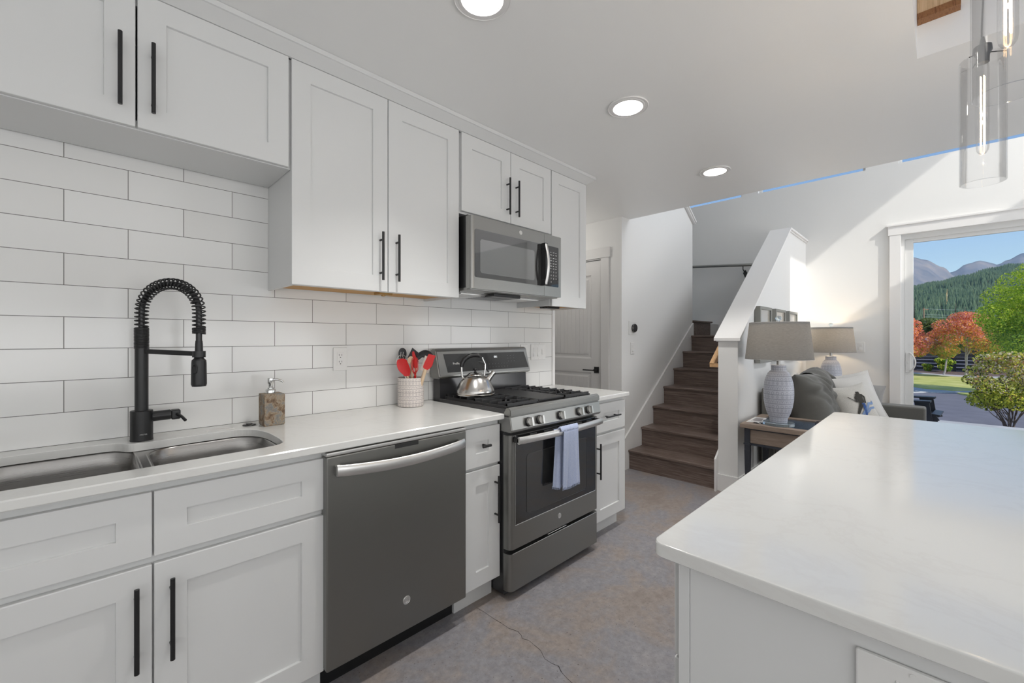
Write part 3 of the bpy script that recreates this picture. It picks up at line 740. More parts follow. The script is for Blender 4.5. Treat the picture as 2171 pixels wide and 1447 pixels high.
# control panel with knobs
b = B(); prism(b, [(-.600, .902), (-.686, .902), (-.699, .834), (-.694, .824), (-.600, .824)], RX0-.002, RX1+.002, 'x'); bmesh.ops.bevel(b, geom=b.edges[:], offset=.004, segments=3, affect='EDGES'); mesh('control_panel', b, M['slate2'], t, 50)
tl = math.atan2(.013, .068)
for x in (1.568, 1.650, 1.822, 1.992, 2.082):
    c0 = Vector((x, -.6925, .863)); nn_ = Vector((0, -math.cos(tl), math.sin(tl)))
    b = B(); cyl(b, c0, c0+nn_*.009, .0245, .0235, 40, mi=0); cyl(b, c0+nn_*.009, c0+nn_*.020, .0215, .0205, 40, mi=1)
    tube(b, [c0+nn_*.0205+(Vector((1, 0, 0))*math.cos(a)+Vector((0, math.sin(tl), math.cos(tl)))*math.sin(a))*.0205 for a in [2*PI*i/36 for i in range(36)]], .0014, 6, True, 1)
    up = Vector((0, math.sin(tl), math.cos(tl)))
    Q = [c0+nn_*h_+Vector((s1*.006, 0, 0))+up*s2*.0205 for h_ in (.020, .034) for s1, s2 in ((-1, -1), (1, -1), (1, 1), (-1, 1))]
    vs = [b.verts.new(q) for q in Q]
    for f_ in ((0, 1, 2, 3), (4, 5, 6, 7), (0, 1, 5, 4), (1, 2, 6, 5), (2, 3, 7, 6), (3, 0, 4, 7)): b.faces.new([vs[i] for i in f_]).material_index = 1
    mesh('knob', b, [M['bplast'], M['knobmetal']], t, 35)
# backguard
b = B(); BG = [(-.022, .915), (-.100, .915), (-.098, 1.052), (-.110, 1.060), (-.070, 1.205), (-.060, 1.217), (-.022, 1.217)]
prism(b, [(-.022, .90), (-.090, .90), (-.084, 1.056), (-.022, 1.056)], RX0+.012, RX1-.012, 'x'); mesh('backguard_base', b, M['darkenamel'], t, 30)
b = B(); prism(b, [(-.015, 1.045), (-.100, 1.045), (-.111, 1.052), (-.112, 1.060), (-.072, 1.209), (-.062, 1.220), (-.022, 1.220)], RX0-.008, RX1+.008, 'x'); bmesh.ops.bevel(b, geom=b.edges[:], offset=.006, segments=3, affect='EDGES')
bg_ = mesh('backguard', b, M['slate2'], t, 50)
bn = Vector((0, -.149, .040)).normalized(); bu = Vector((0, .040, .149)).normalized()
def bgp(x, s, off): return Vector((x, -.112, 1.060))+bu*s+bn*off
b = B(); gx0, gx1, s0, s1 = RX0+.054, RX1-.028, .020, .132
fr = [(gx0, s0), (gx1+.02, s0), (gx1, s1), (gx0-.012, s1)]
vs = [b.verts.new(bgp(x, s, .0016)) for x, s in fr]+[b.verts.new(bgp(x, s, -.002)) for x, s in fr]
b.faces.new(vs[:4])
for i in range(4): b.faces.new((vs[i], vs[(i+1) % 4], vs[4+(i+1) % 4], vs[4+i]))
mesh('display_glass', b, M['bglass'], bg_)
ang = math.atan2(.040, .149)
def bgM(x, s): return Matrix.Translation(bgp(x, s, .0022)) @ Matrix.Rotation(PI/2-ang, 4, 'X')
b = B(); merge(b, text_bm('051', .020, bgM(RC+.075, .103), .0003)); mesh('clock', b, M['led'], bg_)
b = B(); merge(b, text_bm('Profile', .019, bgM(RX0+.125, .072), .0004)); mesh('wordmark', b, M['trim'], bg_)
b = B()
for r_, s in enumerate((.038, .058)):
    for q in range(9): merge(b, text_bm('o', .007, bgM(RC-.04+.026*q, s), .0002))
for s in (.070, .090, .108):
    for q in range(3): merge(b, text_bm('=', .010, bgM(RC+.185+.028*q, s), .0002))
mesh('keypad_marks', b, M['mark'], bg_)
# oven door
b = B(); prism(b, [(RX0-.0, RF+.045), (RX0+.001, RF+.022), (RX0+.008, RF+.008), (RX0+.02, RF), (RX1-.02, RF), (RX1-.008, RF+.008), (RX1-.001, RF+.022), (RX1, RF+.045)], .249, .808, 'z')
od = mesh('oven_door', b, M['slate'], t, 50)
b = B(); box(b, RX0+.035, RX1-.035, RF-.0025, RF+.004, .366, .806, .002, 2); mesh('door_glass', b, M['bglass'], od)
M['oven_in'] = mat('oven_window', (0.028, 0.028, 0.028), .05, spec=.8)
b = B(); pr = rrect(RX0+.115, RX1-.13, .40, .70, .02, 0); A_ = [b.verts.new((p[0], RF-.0032, p[1])) for p in pr]; b.faces.new(A_)
tube(b, [(p[0], RF-.0030, p[1]) for p in pr], .0012, 6, True); mesh('inner_window', b, M['oven_in'], od)
b = B(); tube(b, [(RX0+.035, RF-.002, .806), (RX0+.035, RF-.002, .366), (RX1-.040, RF-.002, .366), (RX1-.035, RF-.002, .372), (RX1-.035, RF-.002, .806)], .0018, 6); mesh('glass_edge', b, M['ss'], od)
for x, w_ in ((RX0+.14, .05), (RX0+.25, .12), (RC+.10, .1), (RX1-.13, .05)): mesh('door_vent', box(B(), x, x+w_, RF-.006, RF+.01, .789, .799, .001), M['slate2'], od)
b = B(); hp = []
for i in range(25):
    q = i/24; hp.append((RX0+.022+.716*q, RF-.038-.018*math.sin(PI*q)**.7, .788-.002*math.sin(PI*q)))
rows = []
for p in hp: rows.append([b.verts.new((p[0], p[1]+.010*math.cos(a), p[2]+.0185*(abs(math.sin(a))**.8)*(1 if math.sin(a) > 0 else -1))) for a in [2*PI*k_/14 for k_ in range(14)]])
for r0, r1 in zip(rows, rows[1:]):
    for k_ in range(14): b.faces.new((r0[k_], r0[(k_+1) % 14], r1[(k_+1) % 14], r1[k_]))
b.faces.new(rows[0]); b.faces.new(rows[-1]); h = mesh('handle', b, M['ss'], t, 40)
for x in (RX0+.034, RX1-.034): mesh('handle_mount', box(B(), x-.012, x+.012, RF-.04, RF-.001, .774, .802, .004), M['bplast'], h, 30)
mesh('badge', emblem(B(), (RC, RF-.0, .313), .0145), M['ss'], od, 40)
b = B(); prism(b, [(RX0, RF+.045), (RX0+.001, RF+.022), (RX0+.008, RF+.008), (RX0+.02, RF), (RX1-.02, RF), (RX1-.008, RF+.008), (RX1-.001, RF+.022), (RX1, RF+.045)], .046, .228, 'z')
mesh('storage_drawer', b, M['slate'], t, 50)
b = B(); tube(b, [(RX0+.02, RF+.001, .229), (RX1-.02, RF+.001, .229)], .0012, 6); box(b, RC-.09, RC+.07, RF+.004, RF+.03, .236, .240, .001); mesh('drawer_edge', b, M['ss'], t)
# grates: left, right and centre griddle
def grate(x0, x1, y0, y1):
    b = B(); z = .944; w_ = .006
    def bar(ax, ay, bx, by, zt=.956, h_=.016):
        d_ = Vector((bx-ax, by-ay, 0)).normalized(); n_ = d_.cross(Vector((0, 0, 1)))*w_
        A1 = Vector((ax, ay, 0)); B1 = Vector((bx, by, 0)); vs = []
        for X_ in (A1, B1):
            for s1, zz in ((-1, zt-h_), (1, zt-h_), (.7, zt), (-.7, zt)): vs.append(b.verts.new(X_+n_*s1+Vector((0, 0, zz))))
        for i in range(4): b.faces.new((vs[i], vs[(i+1) % 4], vs[4+(i+1) % 4], vs[4+i]))
        b.faces.new(vs[:4]); b.faces.new(vs[4:])
    bar(x0, y0, x1, y0); bar(x0, y1, x1, y1); bar(x0, y0, x0, y1, .944, .014); bar(x1, y0, x1, y1, .950, .014)
    ym = (y0+y1)/2; xm = (x0+x1)/2; bar(x0, ym, x1, ym)
    n = 8
    for i in range(n+1):
        y = y0+(y1-y0)*i/n
        bar(x0, y, x0+.045, y, .957, .022)
        if i % 2: bar(x0+.03, y, xm-.022, y)
        if i % 2: bar(xm+.022, y, x1-.004, y)
        bar(x1-.035, y, x1, y, .957, .02)
    for yc in ((y0+ym)/2, (y1+ym)/2):
        for a in (PI/4, 3*PI/4, 5*PI/4, 7*PI/4): bar(xm+.02*math.cos(a), yc+.02*math.sin(a), xm+.085*math.cos(a), yc+.085*math.sin(a))
    for xx, yy in ((x0, y0), (x1, y0), (x0, y1), (x1, y1), (xm, y0), (xm, y1)): box(b, xx-.008, xx+.008, yy-.008, yy+.008, .913, .945)
    return b
mesh('grate', grate(RX0+.032, RX0+.262, -.628, -.128), M['iron'], t, label='left burner grate')
mesh('grate', grate(RX1-.262, RX1-.032, -.628, -.128), M['iron'], t, label='right burner grate')
b = B(); box(b, RX0+.272, RX1-.272, -.628, -.135, .940, .955, .005, 2); box(b, RX0+.290, RX1-.290, -.60, -.16, .9545, .9552)
for y in (-.62, -.14): box(b, RX0+.28, RX1-.28, y-.006, y+.006, .914, .942)
mesh('griddle', b, M['iron'], t, 40)
for xx, yy, r_ in ((RX0+.147, -.50, .042), (RX0+.147, -.255, .036), (RX1-.147, -.50, .045), (RX1-.147, -.255, .032)):
    b = B(); lathe(b, [(0, .913), (r_+.012, .913), (r_+.010, .921), (r_, .922), (r_, .932), (r_-.006, .934), (0, .934)], (xx, yy, 0), 32); mesh('burner', b, M['iron'], t, 40)

# ------------------------------------------------------------------ microwave
t = thing('microwave', 'slate over-the-range microwave under the white cabinet', 'microwave', (1.80, -.2, 1.54))
mx0, mx1, my = 1.420, 2.172, -.422
b = B(); box(b, mx0+.012, mx1-.012, -.375, -.004, 1.556, 1.944, .002); mesh('case', b, M['bplast'], t)
b = B(); box(b, mx0+.012, mx1-.012, -.400, -.30, 1.540, 1.556, .002); box(b, mx0+.02, mx1-.02, -.30, -.02, 1.535, 1.556, .002); mesh('bottom_plate', b, M['slate2'], t)
b = B(); box(b, mx0+.23, mx1-.30, -.345, -.265, 1.524, 1.541, .003); box(b, mx0+.16, mx1-.22, -.20, -.06, 1.531, 1.536, .002); mesh('light_recess', b, M['bplast'], t)
for x in (mx0+.05, mx1-.25):
    b = B(); box(b, x-.004, x+.194, -.276, -.050, 1.5325, 1.5355)
    for q in range(9): box(b, x, x+.19, -.27+.024*q, -.27+.024*q+.012, 1.530, 1.5345)
    mesh('grease_filter', b, M['ss'], t)
b = B(); prism(b, [(mx0, my+.045), (mx0, my+.018), (mx0+.006, my+.005), (mx0+.02, my), (2.004, my), (2.004, my+.045)], 1.546, 1.932, 'z'); md = mesh('door', b, M['slate2'], t, 50)
def plate(x0, x1, z0, z1, r, y, th=.002):
    b_ = B(); pr_ = rrect(x0, x1, z0, z1, r, 0, 5); A1 = [b_.verts.new((p[0], y, p[1])) for p in pr_]; B1 = [b_.verts.new((p[0], y+th, p[1])) for p in pr_]
    b_.faces.new(A1); n = len(A1)
    for i in range(n): b_.faces.new((A1[i], A1[(i+1) % n], B1[(i+1) % n], B1[i]))
    return b_
mesh('door_glass', plate(1.443, 2.0035, 1.606, 1.862, .012, my-.0015), M['mwframe'], md)
mesh('window', plate(1.480, 1.912, 1.632, 1.812, .014, my-.0022, .001), M['mwglass'], md)
b = B(); prism(b, [(2.006, my+.045), (2.006, my), (mx1-.004, my), (mx1, my+.006), (mx1, my+.045)], 1.546, 1.932, 'z'); cpn = mesh('control_panel', b, M['slate2'], t, 50)
mesh('keypad_glass', plate(2.012, 2.142, 1.608, 1.862, .008, my-.0015), M['bglass'], cpn)
b = B(); rows_ = ['123', '456', '789', '0']
for j, r_ in enumerate(rows_):
    for i, ch in enumerate(r_): merge(b, text_bm(ch, .013, face_y(2.068+.024*i, my-.0019, 1.700-.021*j), .0003))
for j, z in enumerate((1.822, 1.806, 1.786, 1.770, 1.752, 1.736, 1.720)):
    for i in range(3): box(b, 2.060+.025*i, 2.060+.025*i+(.014 if (i+j) % 2 else .010), my-.0021, my-.0015, z, z+.003)
mesh('keypad_marks', b, M['mark'], cpn)
mesh('badge', emblem(B(), (1.792, my, 1.900), .0125), M['ss'], md, 40)
b = B(); hv = []
rows = []
for i in range(17):
    q = i/16; z = 1.612+.248*q; y = -.452-.022*math.sin(PI*q)
    rows.append([b.verts.new((1.985+.011*math.cos(a), y+.006*math.sin(a), z)) for a in [2*PI*k_/12 for k_ in range(12)]])
for r0, r1 in zip(rows, rows[1:]):
    for k_ in range(12): b.faces.new((r0[k_], r0[(k_+1) % 12], r1[(k_+1) % 12], r1[k_]))
b.faces.new(rows[0]); b.faces.new(rows[-1]); h = mesh('handle', b, M['ss'], md, 40)
b = B()
for z in (1.624, 1.848): box(b, 1.972, 1.998, -.456, my-.001, z-.018, z+.018, .003)
box(b, 1.975, 1.996, -.452, my-.001, 1.616, 1.856, .004)
mesh('handle_mount', b, M['bplast'], h, 30)

# ------------------------------------------------------------------ wall cabinets
YU = -.325
def wall_cab(name, label, x0, x1, z0, z1=2.405, raw=True):
    t = thing(name, label, 'cabinet', ((x0+x1)/2, 0, z0))
    b = B()
    for xa, xb in ((x0, x0+.016), (x1-.016, x1)): box(b, xa, xb, -.287, -.001, z0, z1)
    box(b, x0+.016, x1-.016, -.287, -.001, z1-.016, z1); box(b, x0+.016, x1-.016, -.012, -.001, z0+.025, z1-.016)
    st = [x0, x0+.03, x1-.03, x1]
    if x1-x0 > .5 and x0 > 0: st[2:2] = [(x0+x1)/2-.02, (x0+x1)/2+.02]
    for q in range(0, len(st), 2): box(b, st[q], st[q+1], -.305, -.287, z0, z1)
    for q in range(1, len(st)-1, 2):
        for za, zb in ((z0, z0+.03), (z1-.04, z1)): box(b, st[q], st[q+1], -.305, -.287, za, zb)
    mesh('cabinet_box', b, M['cab'], t)
    m_ = M['raw'] if raw else M['cab']
    mesh('bottom_panel', box(B(), x0+.016, x1-.016, -.287, -.012, z0+.014 if raw else z0, z0+.024), m_, t, label='bare plywood underside' if raw else None)
    return t
t = wall_cab('wall_cabinet', 'short white wall cabinet with two doors above the sink', -.345, .5765, 1.962, raw=False)
cdoor(t, -.336, .1075, 1.965, 2.403, YU, .070, (2.012, 2.239)); cdoor(t, .1125, .565, 1.965, 2.403, YU, .150, (2.012, 2.239))
t = wall_cab('wall_cabinet', 'short white wall cabinet left of the one above the sink', -1.26, -.349, 1.962, raw=False)
cdoor(t, -1.25, -.806, 1.965, 2.403, YU, -.84, (2.012, 2.239)); cdoor(t, -.802, -.353, 1.965, 2.403, YU, -.765, (2.012, 2.239))
t = wall_cab('wall_cabinet', 'tall white two-door wall cabinet left of the microwave', .578, 1.4195, 1.500)
cdoor(t, .576, .9955, 1.500, 2.403, YU, .957, (1.550, 1.771)); cdoor(t, .9995, 1.415, 1.500, 2.403, YU, 1.039, (1.550, 1.771))
b = B(); box(b, 1.02, 1.09, -.20, -.14, 1.500, 1.514, .003); cyl(b, (1.055, -.17, 1.507), (1.055, -.17, 1.495), .01, seg=12); mesh('puck_light', b, mat('brass_fitting', (.45, .28, .1), .4, .6), t)
t = wall_cab('wall_cabinet', 'short white two-door wall cabinet above the microwave', 1.4205, 2.189, 1.964, raw=False)
cdoor(t, 1.434, 1.8065, 1.975, 2.403, YU, 1.774, (2.017, 2.235)); cdoor(t, 1.8105, 2.184, 1.975, 2.403, YU, 1.851, (2.017, 2.235))
t = wall_cab('wall_cabinet', 'narrow tall white wall cabinet right of the microwave', 2.190, 2.583, 1.500)
cdoor(t, 2.194, 2.5825, 1.498, 2.403, YU)
b = B(); box(b, 2.28, 2.42, -.21, -.14, 1.494, 1.510, .004); tube(b, [(2.28, -.19, 1.50), (2.24, -.22, 1.492), (2.22, -.18, 1.505)], .004, 6); mesh('power_strip', b, M['bplast'], t)
# ------------------------------------------------------------------ island
def island_top():
    r = .022; x0, x1, y0, y1 = .732, 2.656, -2.735, -1.777
    b = B(); layers = []
    for ins, z in ((.0045, .887), (0, .8905), (0, .9105), (.0012, .9133), (.0045, .9145)):
        layers.append([b.verts.new((p[0], p[1], z)) for p in rrect(x0+ins, x1-ins, y0+ins, y1-ins, r, z, 6)])
    for a, c_ in zip(layers, layers[1:]):
        n = len(a)
        for i in range(n): b.faces.new((a[i], a[(i+1) % n], c_[(i+1) % n], c_[i]))
    b.faces.new(layers[0]); b.faces.new(layers[-1]); return b
o = mesh('island_countertop', island_top(), M['quartz'], smooth=30); tag(o, 'wide white quartz top of the kitchen island in the foreground', 'countertop')
t = thing('kitchen_island', 'white kitchen island cabinet under the foreground quartz top', 'cabinet', (1.7, -2.2, 0))
b = B(); box(b, .764, 2.62, -2.45, -1.815, .11, .886); box(b, .762, .785, -1.8345, -1.815, .11, .886, .0008); box(b, .762, .785, -2.46, -1.836, .0, .886, .0008)
mesh('cabinet_box', b, M['cab'], t); mesh('toe_kick', box(B(), .80, 2.60, -1.90, -1.885, 0, .11), M['cab'], t)
MI = Matrix.Rotation(PI, 4, 'Z')     # (x, y) -> (-x, -y)
xs = [.787, 1.235, 1.69, 2.15, 2.61]
for i in range(4):
    a, c_ = xs[i]+.0015, xs[i+1]-.0015
    for z0, z1, nm in ((.687, .862, 'drawer_front'), (.112, .682, 'door')):
        o = mesh(nm, shaker(B(), -c_, -a, z0, z1, 1.795, M=MI, frz=.06 if z1 > .8 else None), M['cab'], t)
        b = B()
        if nm == 'door': bar_handle(b, (a+.03 if i % 2 else c_-.03, -1.765, .39), (a+.03 if i % 2 else c_-.03, -1.765, .61), (0, 1, 0))
        else: bar_handle(b, ((a+c_)/2-.08, -1.765, .78), ((a+c_)/2+.08, -1.765, .78), (0, 1, 0))
        mesh('handle', b, M['black'], o, 30)
# power outlets and switches -------------------------------------------------
def plate_obj(name, label, cat, c, w_, h_, facing, gangs, parent=None, mount=.006):
    """facing: 'y' looks to -Y, 'x' looks to -X. gangs: list of (offset, kind)"""
    cx_, cy_, cz_ = c
    MM = Matrix.Translation(c) @ (Matrix.Identity(4) if facing == 'y' else Matrix.Rotation(-PI/2, 4, 'Z'))
    t = thing(name, label, cat, c)
    b = B(); box(b, -w_/2, w_/2, -mount, 0, -h_/2, h_/2, .003, 2, M=MM)
    mesh('cover_plate', b, M['white'], t, 30)
    for off, kind, rot in gangs:
        R_ = Matrix.Rotation(PI/2, 4, 'Y') if rot else Matrix.Identity(4)
        M2 = MM @ Matrix.Translation((off, 0, 0)) @ R_
        if kind == 'outlet':
            b = B(); box(b, -.0165, .0165, -mount-.0015, -mount+.001, -.034, .034, .0008, M=M2); o = mesh('receptacle', b, M['white'], t)
            for zc in (-.0165, .0165):
                b = B(); box(b, -.0075, -.0055, -mount-.0019, -mount, zc-.001, zc+.008, M=M2); box(b, .0055, .0075, -mount-.0019, -mount, zc-.001, zc+.008, M=M2)
                tt = B(); cyl(tt, (0, -mount-.0019, zc-.008), (0, -mount, zc-.008), .0026, seg=12); merge(b, tt, M2); mesh('socket_slots', b, M['slot'], o)
        elif kind == 'rocker':
            b = B(); box(b, -.0165, .0165, -mount-.001, -mount+.001, -.034, .034, .0006, M=M2); o = mesh('switch_frame', b, M['white'], t)
            b = B(); tt = B(); prism(tt, [(-mount, -.031), (-mount-.0065, -.031), (-mount-.0015, .0), (-mount-.003, .031), (-mount, .031)], -.0135, .0135, 'x'); merge(b, tt, M2); mesh('rocker', b, M['white'], o)
        elif kind == 'dimmer':
            b = B(); box(b, -.0165, .0165, -mount-.001, -mount+.001, -.034, .034, .0006, M=M2); o = mesh('switch_frame', b, M['white'], t)
            b = B(); box(b, -.010, .010, -mount-.006, -mount, -.020, .020, .002, M=M2); mesh('paddle', b, M['white'], o)
    for off, kind, rot in gangs:
        R_ = Matrix.Rotation(PI/2, 4, 'Y') if rot else Matrix.Identity(4)
        b = B()
        for zc in (-.0485, .0485):
            tt = B(); cyl(tt, (0, -mount-.001, zc), (0, -mount, zc), .0028, seg=12); merge(b, tt, MM @ Matrix.Translation((off, 0, 0)) @ R_)
            s_ = mesh('screw', b, M['white'], t); b = B()
        b.free()
    return t
plate_obj('wall_outlet', 'white double power outlet on the tiles between soap bottle and utensil crock', 'outlet', (.906, -.001, 1.178), .071, .116, 'y', [(0, 'outlet', 0)])
plate_obj('light_switch', 'white triple light switch on the tiles right of the range', 'switch', (2.418, -.001, 1.178), .165, .118, 'y', [(-.046, 'rocker', 0), (0, 'rocker', 0), (.046, 'dimmer', 0)])
plate_obj('wall_outlet', 'white wall plate partly hidden behind the range backguard', 'outlet', (2.262, -.001, 1.178), .071, .118, 'y', [(0, 'dimmer', 0)])
plate_obj('light_switch', 'single white light switch below the round thermostat', 'switch', (3.859, .019, 1.180), .071, .116, 'y', [(0, 'rocker', 0)])
plate_obj('light_switch', 'white double switch on the far wall beside the sliding door', 'switch', (6.299, -1.488, 1.180), .124, .116, 'x', [(.026, 'rocker', 0), (-.026, 'dimmer', 0)])
plate_obj('wall_outlet', 'white outlet plate low on the half wall behind the sofa', 'outlet', (5.93, -.986, .80), .22, .16, 'y', [(-.05, 'dimmer', 0), (.05, 'outlet', 0)])
plate_obj('wall_outlet', 'white horizontal outlet on the end panel of the island', 'outlet', (.7615, -2.126, .800), .116, .112, 'x', [(0, 'outlet', 0)], mount=.007)
t = thing('thermostat', 'round black thermostat on a square white plate', 'thermostat', (3.865, .019, 1.382))
b = B(); box(b, 3.79, 3.94, .014, .0195, 1.315, 1.452, .003, 2); mesh('wall_plate', b, M['white'], t, 30)
b = B(); tt = B(); lathe(tt, [(0, 0), (.040, 0), (.042, .008), (.042, .018), (.037, .024), (0, .0255)], (0, 0, 0), 40); merge(b, tt, Matrix.Translation((3.877, .014, 1.383)) @ Matrix.Rotation(PI/2, 4, 'X')); mesh('dial', b, M['bglass'], t, 40)
b = B(); tube(b, [(3.877+.0415*math.cos(a), -.002, 1.383+.0415*math.sin(a)) for a in [2*PI*i/36 for i in range(36)]], .0022, 6, True); mesh('ring', b, M['slate2'], t, 60)

# ------------------------------------------------------------------ counter things
# soap bottle
def stone_mat():
    m = mat('rusted_slate', (0.2, 0.15, 0.11), .7, spec=.3); v = coord(m)
    n = noise_tex(m, v, 26, 8, .7, .8); n2 = noise_tex(m, v, 160, 5, .7)
    c = ramp(m, n, [(.34, (.085, .058, .042)), (.45, (.20, .135, .085)), (.52, (.33, .27, .20)), (.60, (.19, .20, .20)), (.72, (.30, .21, .13))])
    L(m, mixc(m, .45, c, ramp(m, n2, [(.3, (.3, .3, .3)), (.7, (.75, .72, .7))]), 'OVERLAY'), bsdf(m).inputs['Base Color']); bump(m, n2, .35, .003); return m
M['stone'] = stone_mat()
sx, sy = .558, -.128
t = thing('soap_bottle', 'square rust-brown stone soap dispenser with a chrome pump', 'soap dispenser', (sx, sy, .9145))
b = B(); box(b, sx-.040, sx+.040, sy-.043, sy+.040, .917, 1.048, .004, 3)
for v_ in b.verts: v_.co += Vector((random.uniform(-.0006, .0006), random.uniform(-.0006, .0006), 0))
box(b, sx-.037, sx+.037, sy-.040, sy+.037, .9145, .918)
mesh('bottle', b, M['stone'], t, 30)
b = B(); lathe(b, [(0, 1.046), (.020, 1.046), (.0205, 1.050), (.0205, 1.062), (.018, 1.066), (.0125, 1.068), (.0125, 1.072), (.0085, 1.074), (.0085, 1.086), (.0125, 1.092), (.0125, 1.110), (.0115, 1.113), (0, 1.113)], (sx-.004, sy, 0), 32)
tube(b, [(sx-.004, sy, 1.105), (sx+.018, sy-.012, 1.106), (sx+.034, sy-.020, 1.100), (sx+.040, sy-.023, 1.092)], [.0055, .0048, .004, .0036], 10); mesh('pump', b, M['chrome'], t, 40)
# air switch button, label sticker
b = B(); lathe(b, [(0, .9145), (.024, .9145), (.0255, .9165), (.0235, .919), (.012, .9195), (.0115, .9225), (0, .9228)], (.484, -.083, 0), 36)
tag(mesh('air_switch', b, M['bplast'], smooth=40), 'round black push button in the counter behind the sink', 'button')
b = B(); q = [(.332, -.111), (.425, -.113), (.418, -.068), (.326, -.066)]
prism(b, q, .9146, .9151, 'z'); o = tag(mesh('paper_label', b, mat('label_paper', (.80, .795, .78), .5)), 'faint white paper label lying on the counter behind the sink', 'label')
b = B()
for j in range(4): box(b, .345, .345+.06-.01*(j % 2), -.104+.009*j, -.1015+.009*j, .9151, .9153)
mesh('printed_lines', b, mat('label_print', (.66, .65, .63), .6), o)

# decorated ceramics --------------------------------------------------------
def glaze(name, light, dark, n_round, bh, r0):
    """bands of dots, arches and diamonds pressed into glaze; object coordinates run round the pot"""
    m = mat(name, light, .38, spec=.4)
    t = N(m, 'ShaderNodeTexCoord'); sp = N(m, 'ShaderNodeSeparateXYZ'); L(m, t.outputs['Object'], sp.inputs[0])
    ang_ = math_(m, 'ARCTAN2', sp.outputs[1], sp.outputs[0])
    u = math_(m, 'MULTIPLY', ang_, n_round/(2*PI)); v = math_(m, 'DIVIDE', sp.outputs[2], bh)
    fv = math_(m, 'FRACT', v); row = math_(m, 'FLOOR', v); fu = math_(m, 'FRACT', math_(m, 'ADD', u, 50.0))
    du_ = math_(m, 'ABSOLUTE', math_(m, 'SUBTRACT', fu, .5)); dv = math_(m, 'ABSOLUTE', math_(m, 'SUBTRACT', fv, .5))
    line = math_(m, 'GREATER_THAN', dv, .42)
    dia = math_(m, 'COMPARE', math_(m, 'ADD', du_, dv), .30, .055)
    dot = math_(m, 'LESS_THAN', math_(m, 'ADD', math_(m, 'MULTIPLY', du_, du_), math_(m, 'MULTIPLY', dv, dv)), .008)
    arch = math_(m, 'COMPARE', math_(m, 'SQRT', math_(m, 'ADD', math_(m, 'MULTIPLY', du_, du_), math_(m, 'MULTIPLY', math_(m, 'SUBTRACT', fv, .35), math_(m, 'SUBTRACT', fv, .35)))), .27, .05)
    r3 = math_(m, 'MODULO', math_(m, 'ADD', row, 30.0), 3.0)
    is0 = math_(m, 'COMPARE', r3, 0.0, .1); is1 = math_(m, 'COMPARE', r3, 1.0, .1); is2 = math_(m, 'COMPARE', r3, 2.0, .1)
    a_ = math_(m, 'MULTIPLY', is0, math_(m, 'MAXIMUM', dia, dot)); b_ = math_(m, 'MULTIPLY', is1, arch)
    zz = math_(m, 'COMPARE', math_(m, 'ADD', math_(m, 'MULTIPLY', math_(m, 'PINGPONG', math_(m, 'MULTIPLY', u, 2.0), .5), 1.2), .2), fv, .07)
    c_ = math_(m, 'MULTIPLY', is2, math_(m, 'MAXIMUM', zz, dot))
    pat = math_(m, 'MAXIMUM', math_(m, 'MAXIMUM', a_, b_), math_(m, 'MAXIMUM', c_, line))
    nz = noise_tex(m, t.outputs['Object'], 60, 3)
    L(m, mixc(m, math_(m, 'MULTIPLY', pat, math_(m, 'MULTIPLY_ADD', nz, .8, .35)), (*light, 1), (*dark, 1)), bsdf(m).inputs['Base Color'])
    inv = math_(m, 'SUBTRACT', 1.0, pat); bump(m, inv, .5, .002); return m
M['crock'] = glaze('crock_glaze', (.72, .66, .62), (.30, .27, .27), 24, .0195, .07)
M['lampglaze'] = glaze('lamp_glaze', (.56, .58, .65), (.27, .29, .37), 20, .0345, .1)
kx, ky = 1.248, -.114
t = thing('utensil_crock', 'cream patterned ceramic crock holding cooking utensils', 'crock', (kx, ky, .9145))
b = B(); lathe(b, [(0, 0), (.064, 0), (.0685, .004), (.0695, .012), (.0695, .068), (.068, .071), (.0695, .074), (.0695, .079), (.068, .082), (.0695, .085), (.0695, .149), (.0705, .153), (.068, .156), (.0645, .153), (.0635, .02), (0, .016)], (kx, ky, .9145), 56)
mesh('pot', b, M['crock'], t, 40)
M['red'] = mat('red_silicone', (.55, .012, .012), .38, spec=.5)
M['wood'] = woodmat('beech', [(.3, (.62, .45, .29)), (.7, (.76, .60, .42))], (12, 12, 2), .5)
M['greynylon'] = mat('dark_grey_nylon', (.035, .036, .04), .4)
M['offwhite'] = mat('cream_silicone', (.72, .66, .60), .4)
ut = lambda n, l, c_: thing(n, l, c_, (kx, ky, .935), 'cooking utensils in the crock')
RV = Vector((math.sin(AZ), -math.cos(AZ), 0)); FV = Vector((math.cos(AZ), math.sin(AZ), 0))
def flat(bm, pts, d, th, bev=.0015, scoop=0):
    """blade standing in the crock: outline as seen, real thickness along the line of sight"""
    tt = B(); pts = smooth_loop(pts, 3) if len(pts) >= 10 else pts; P = [at_depth(x, y, d) for x, y in pts]; c0 = sum(P, Vector())/len(P); n = len(P)
    A_ = [tt.verts.new(p) for p in P]; Bk = [tt.verts.new(p+FV*th) for p in P]
    ca = tt.verts.new(c0+FV*(scoop)); cb_ = tt.verts.new(c0+FV*(scoop+th))
    for i in range(n):
        j = (i+1) % n; tt.faces.new((A_[i], A_[j], ca)); tt.faces.new((Bk[j], Bk[i], cb_)); tt.faces.new((A_[i], Bk[i], Bk[j], A_[j]))
    merge(bm, tt); return bm
cr_ = lambda x, y: (820+x/9.04, 720+y/9.04)
inpot = lambda dx, dy: Vector((kx+dx, ky+dy, .95))
def stick(bm, px, py, d, foot, r=.006, r2=None): 
    return tube(bm, [at_depth(px, py, d), foot], [r, r2 or r], 12)
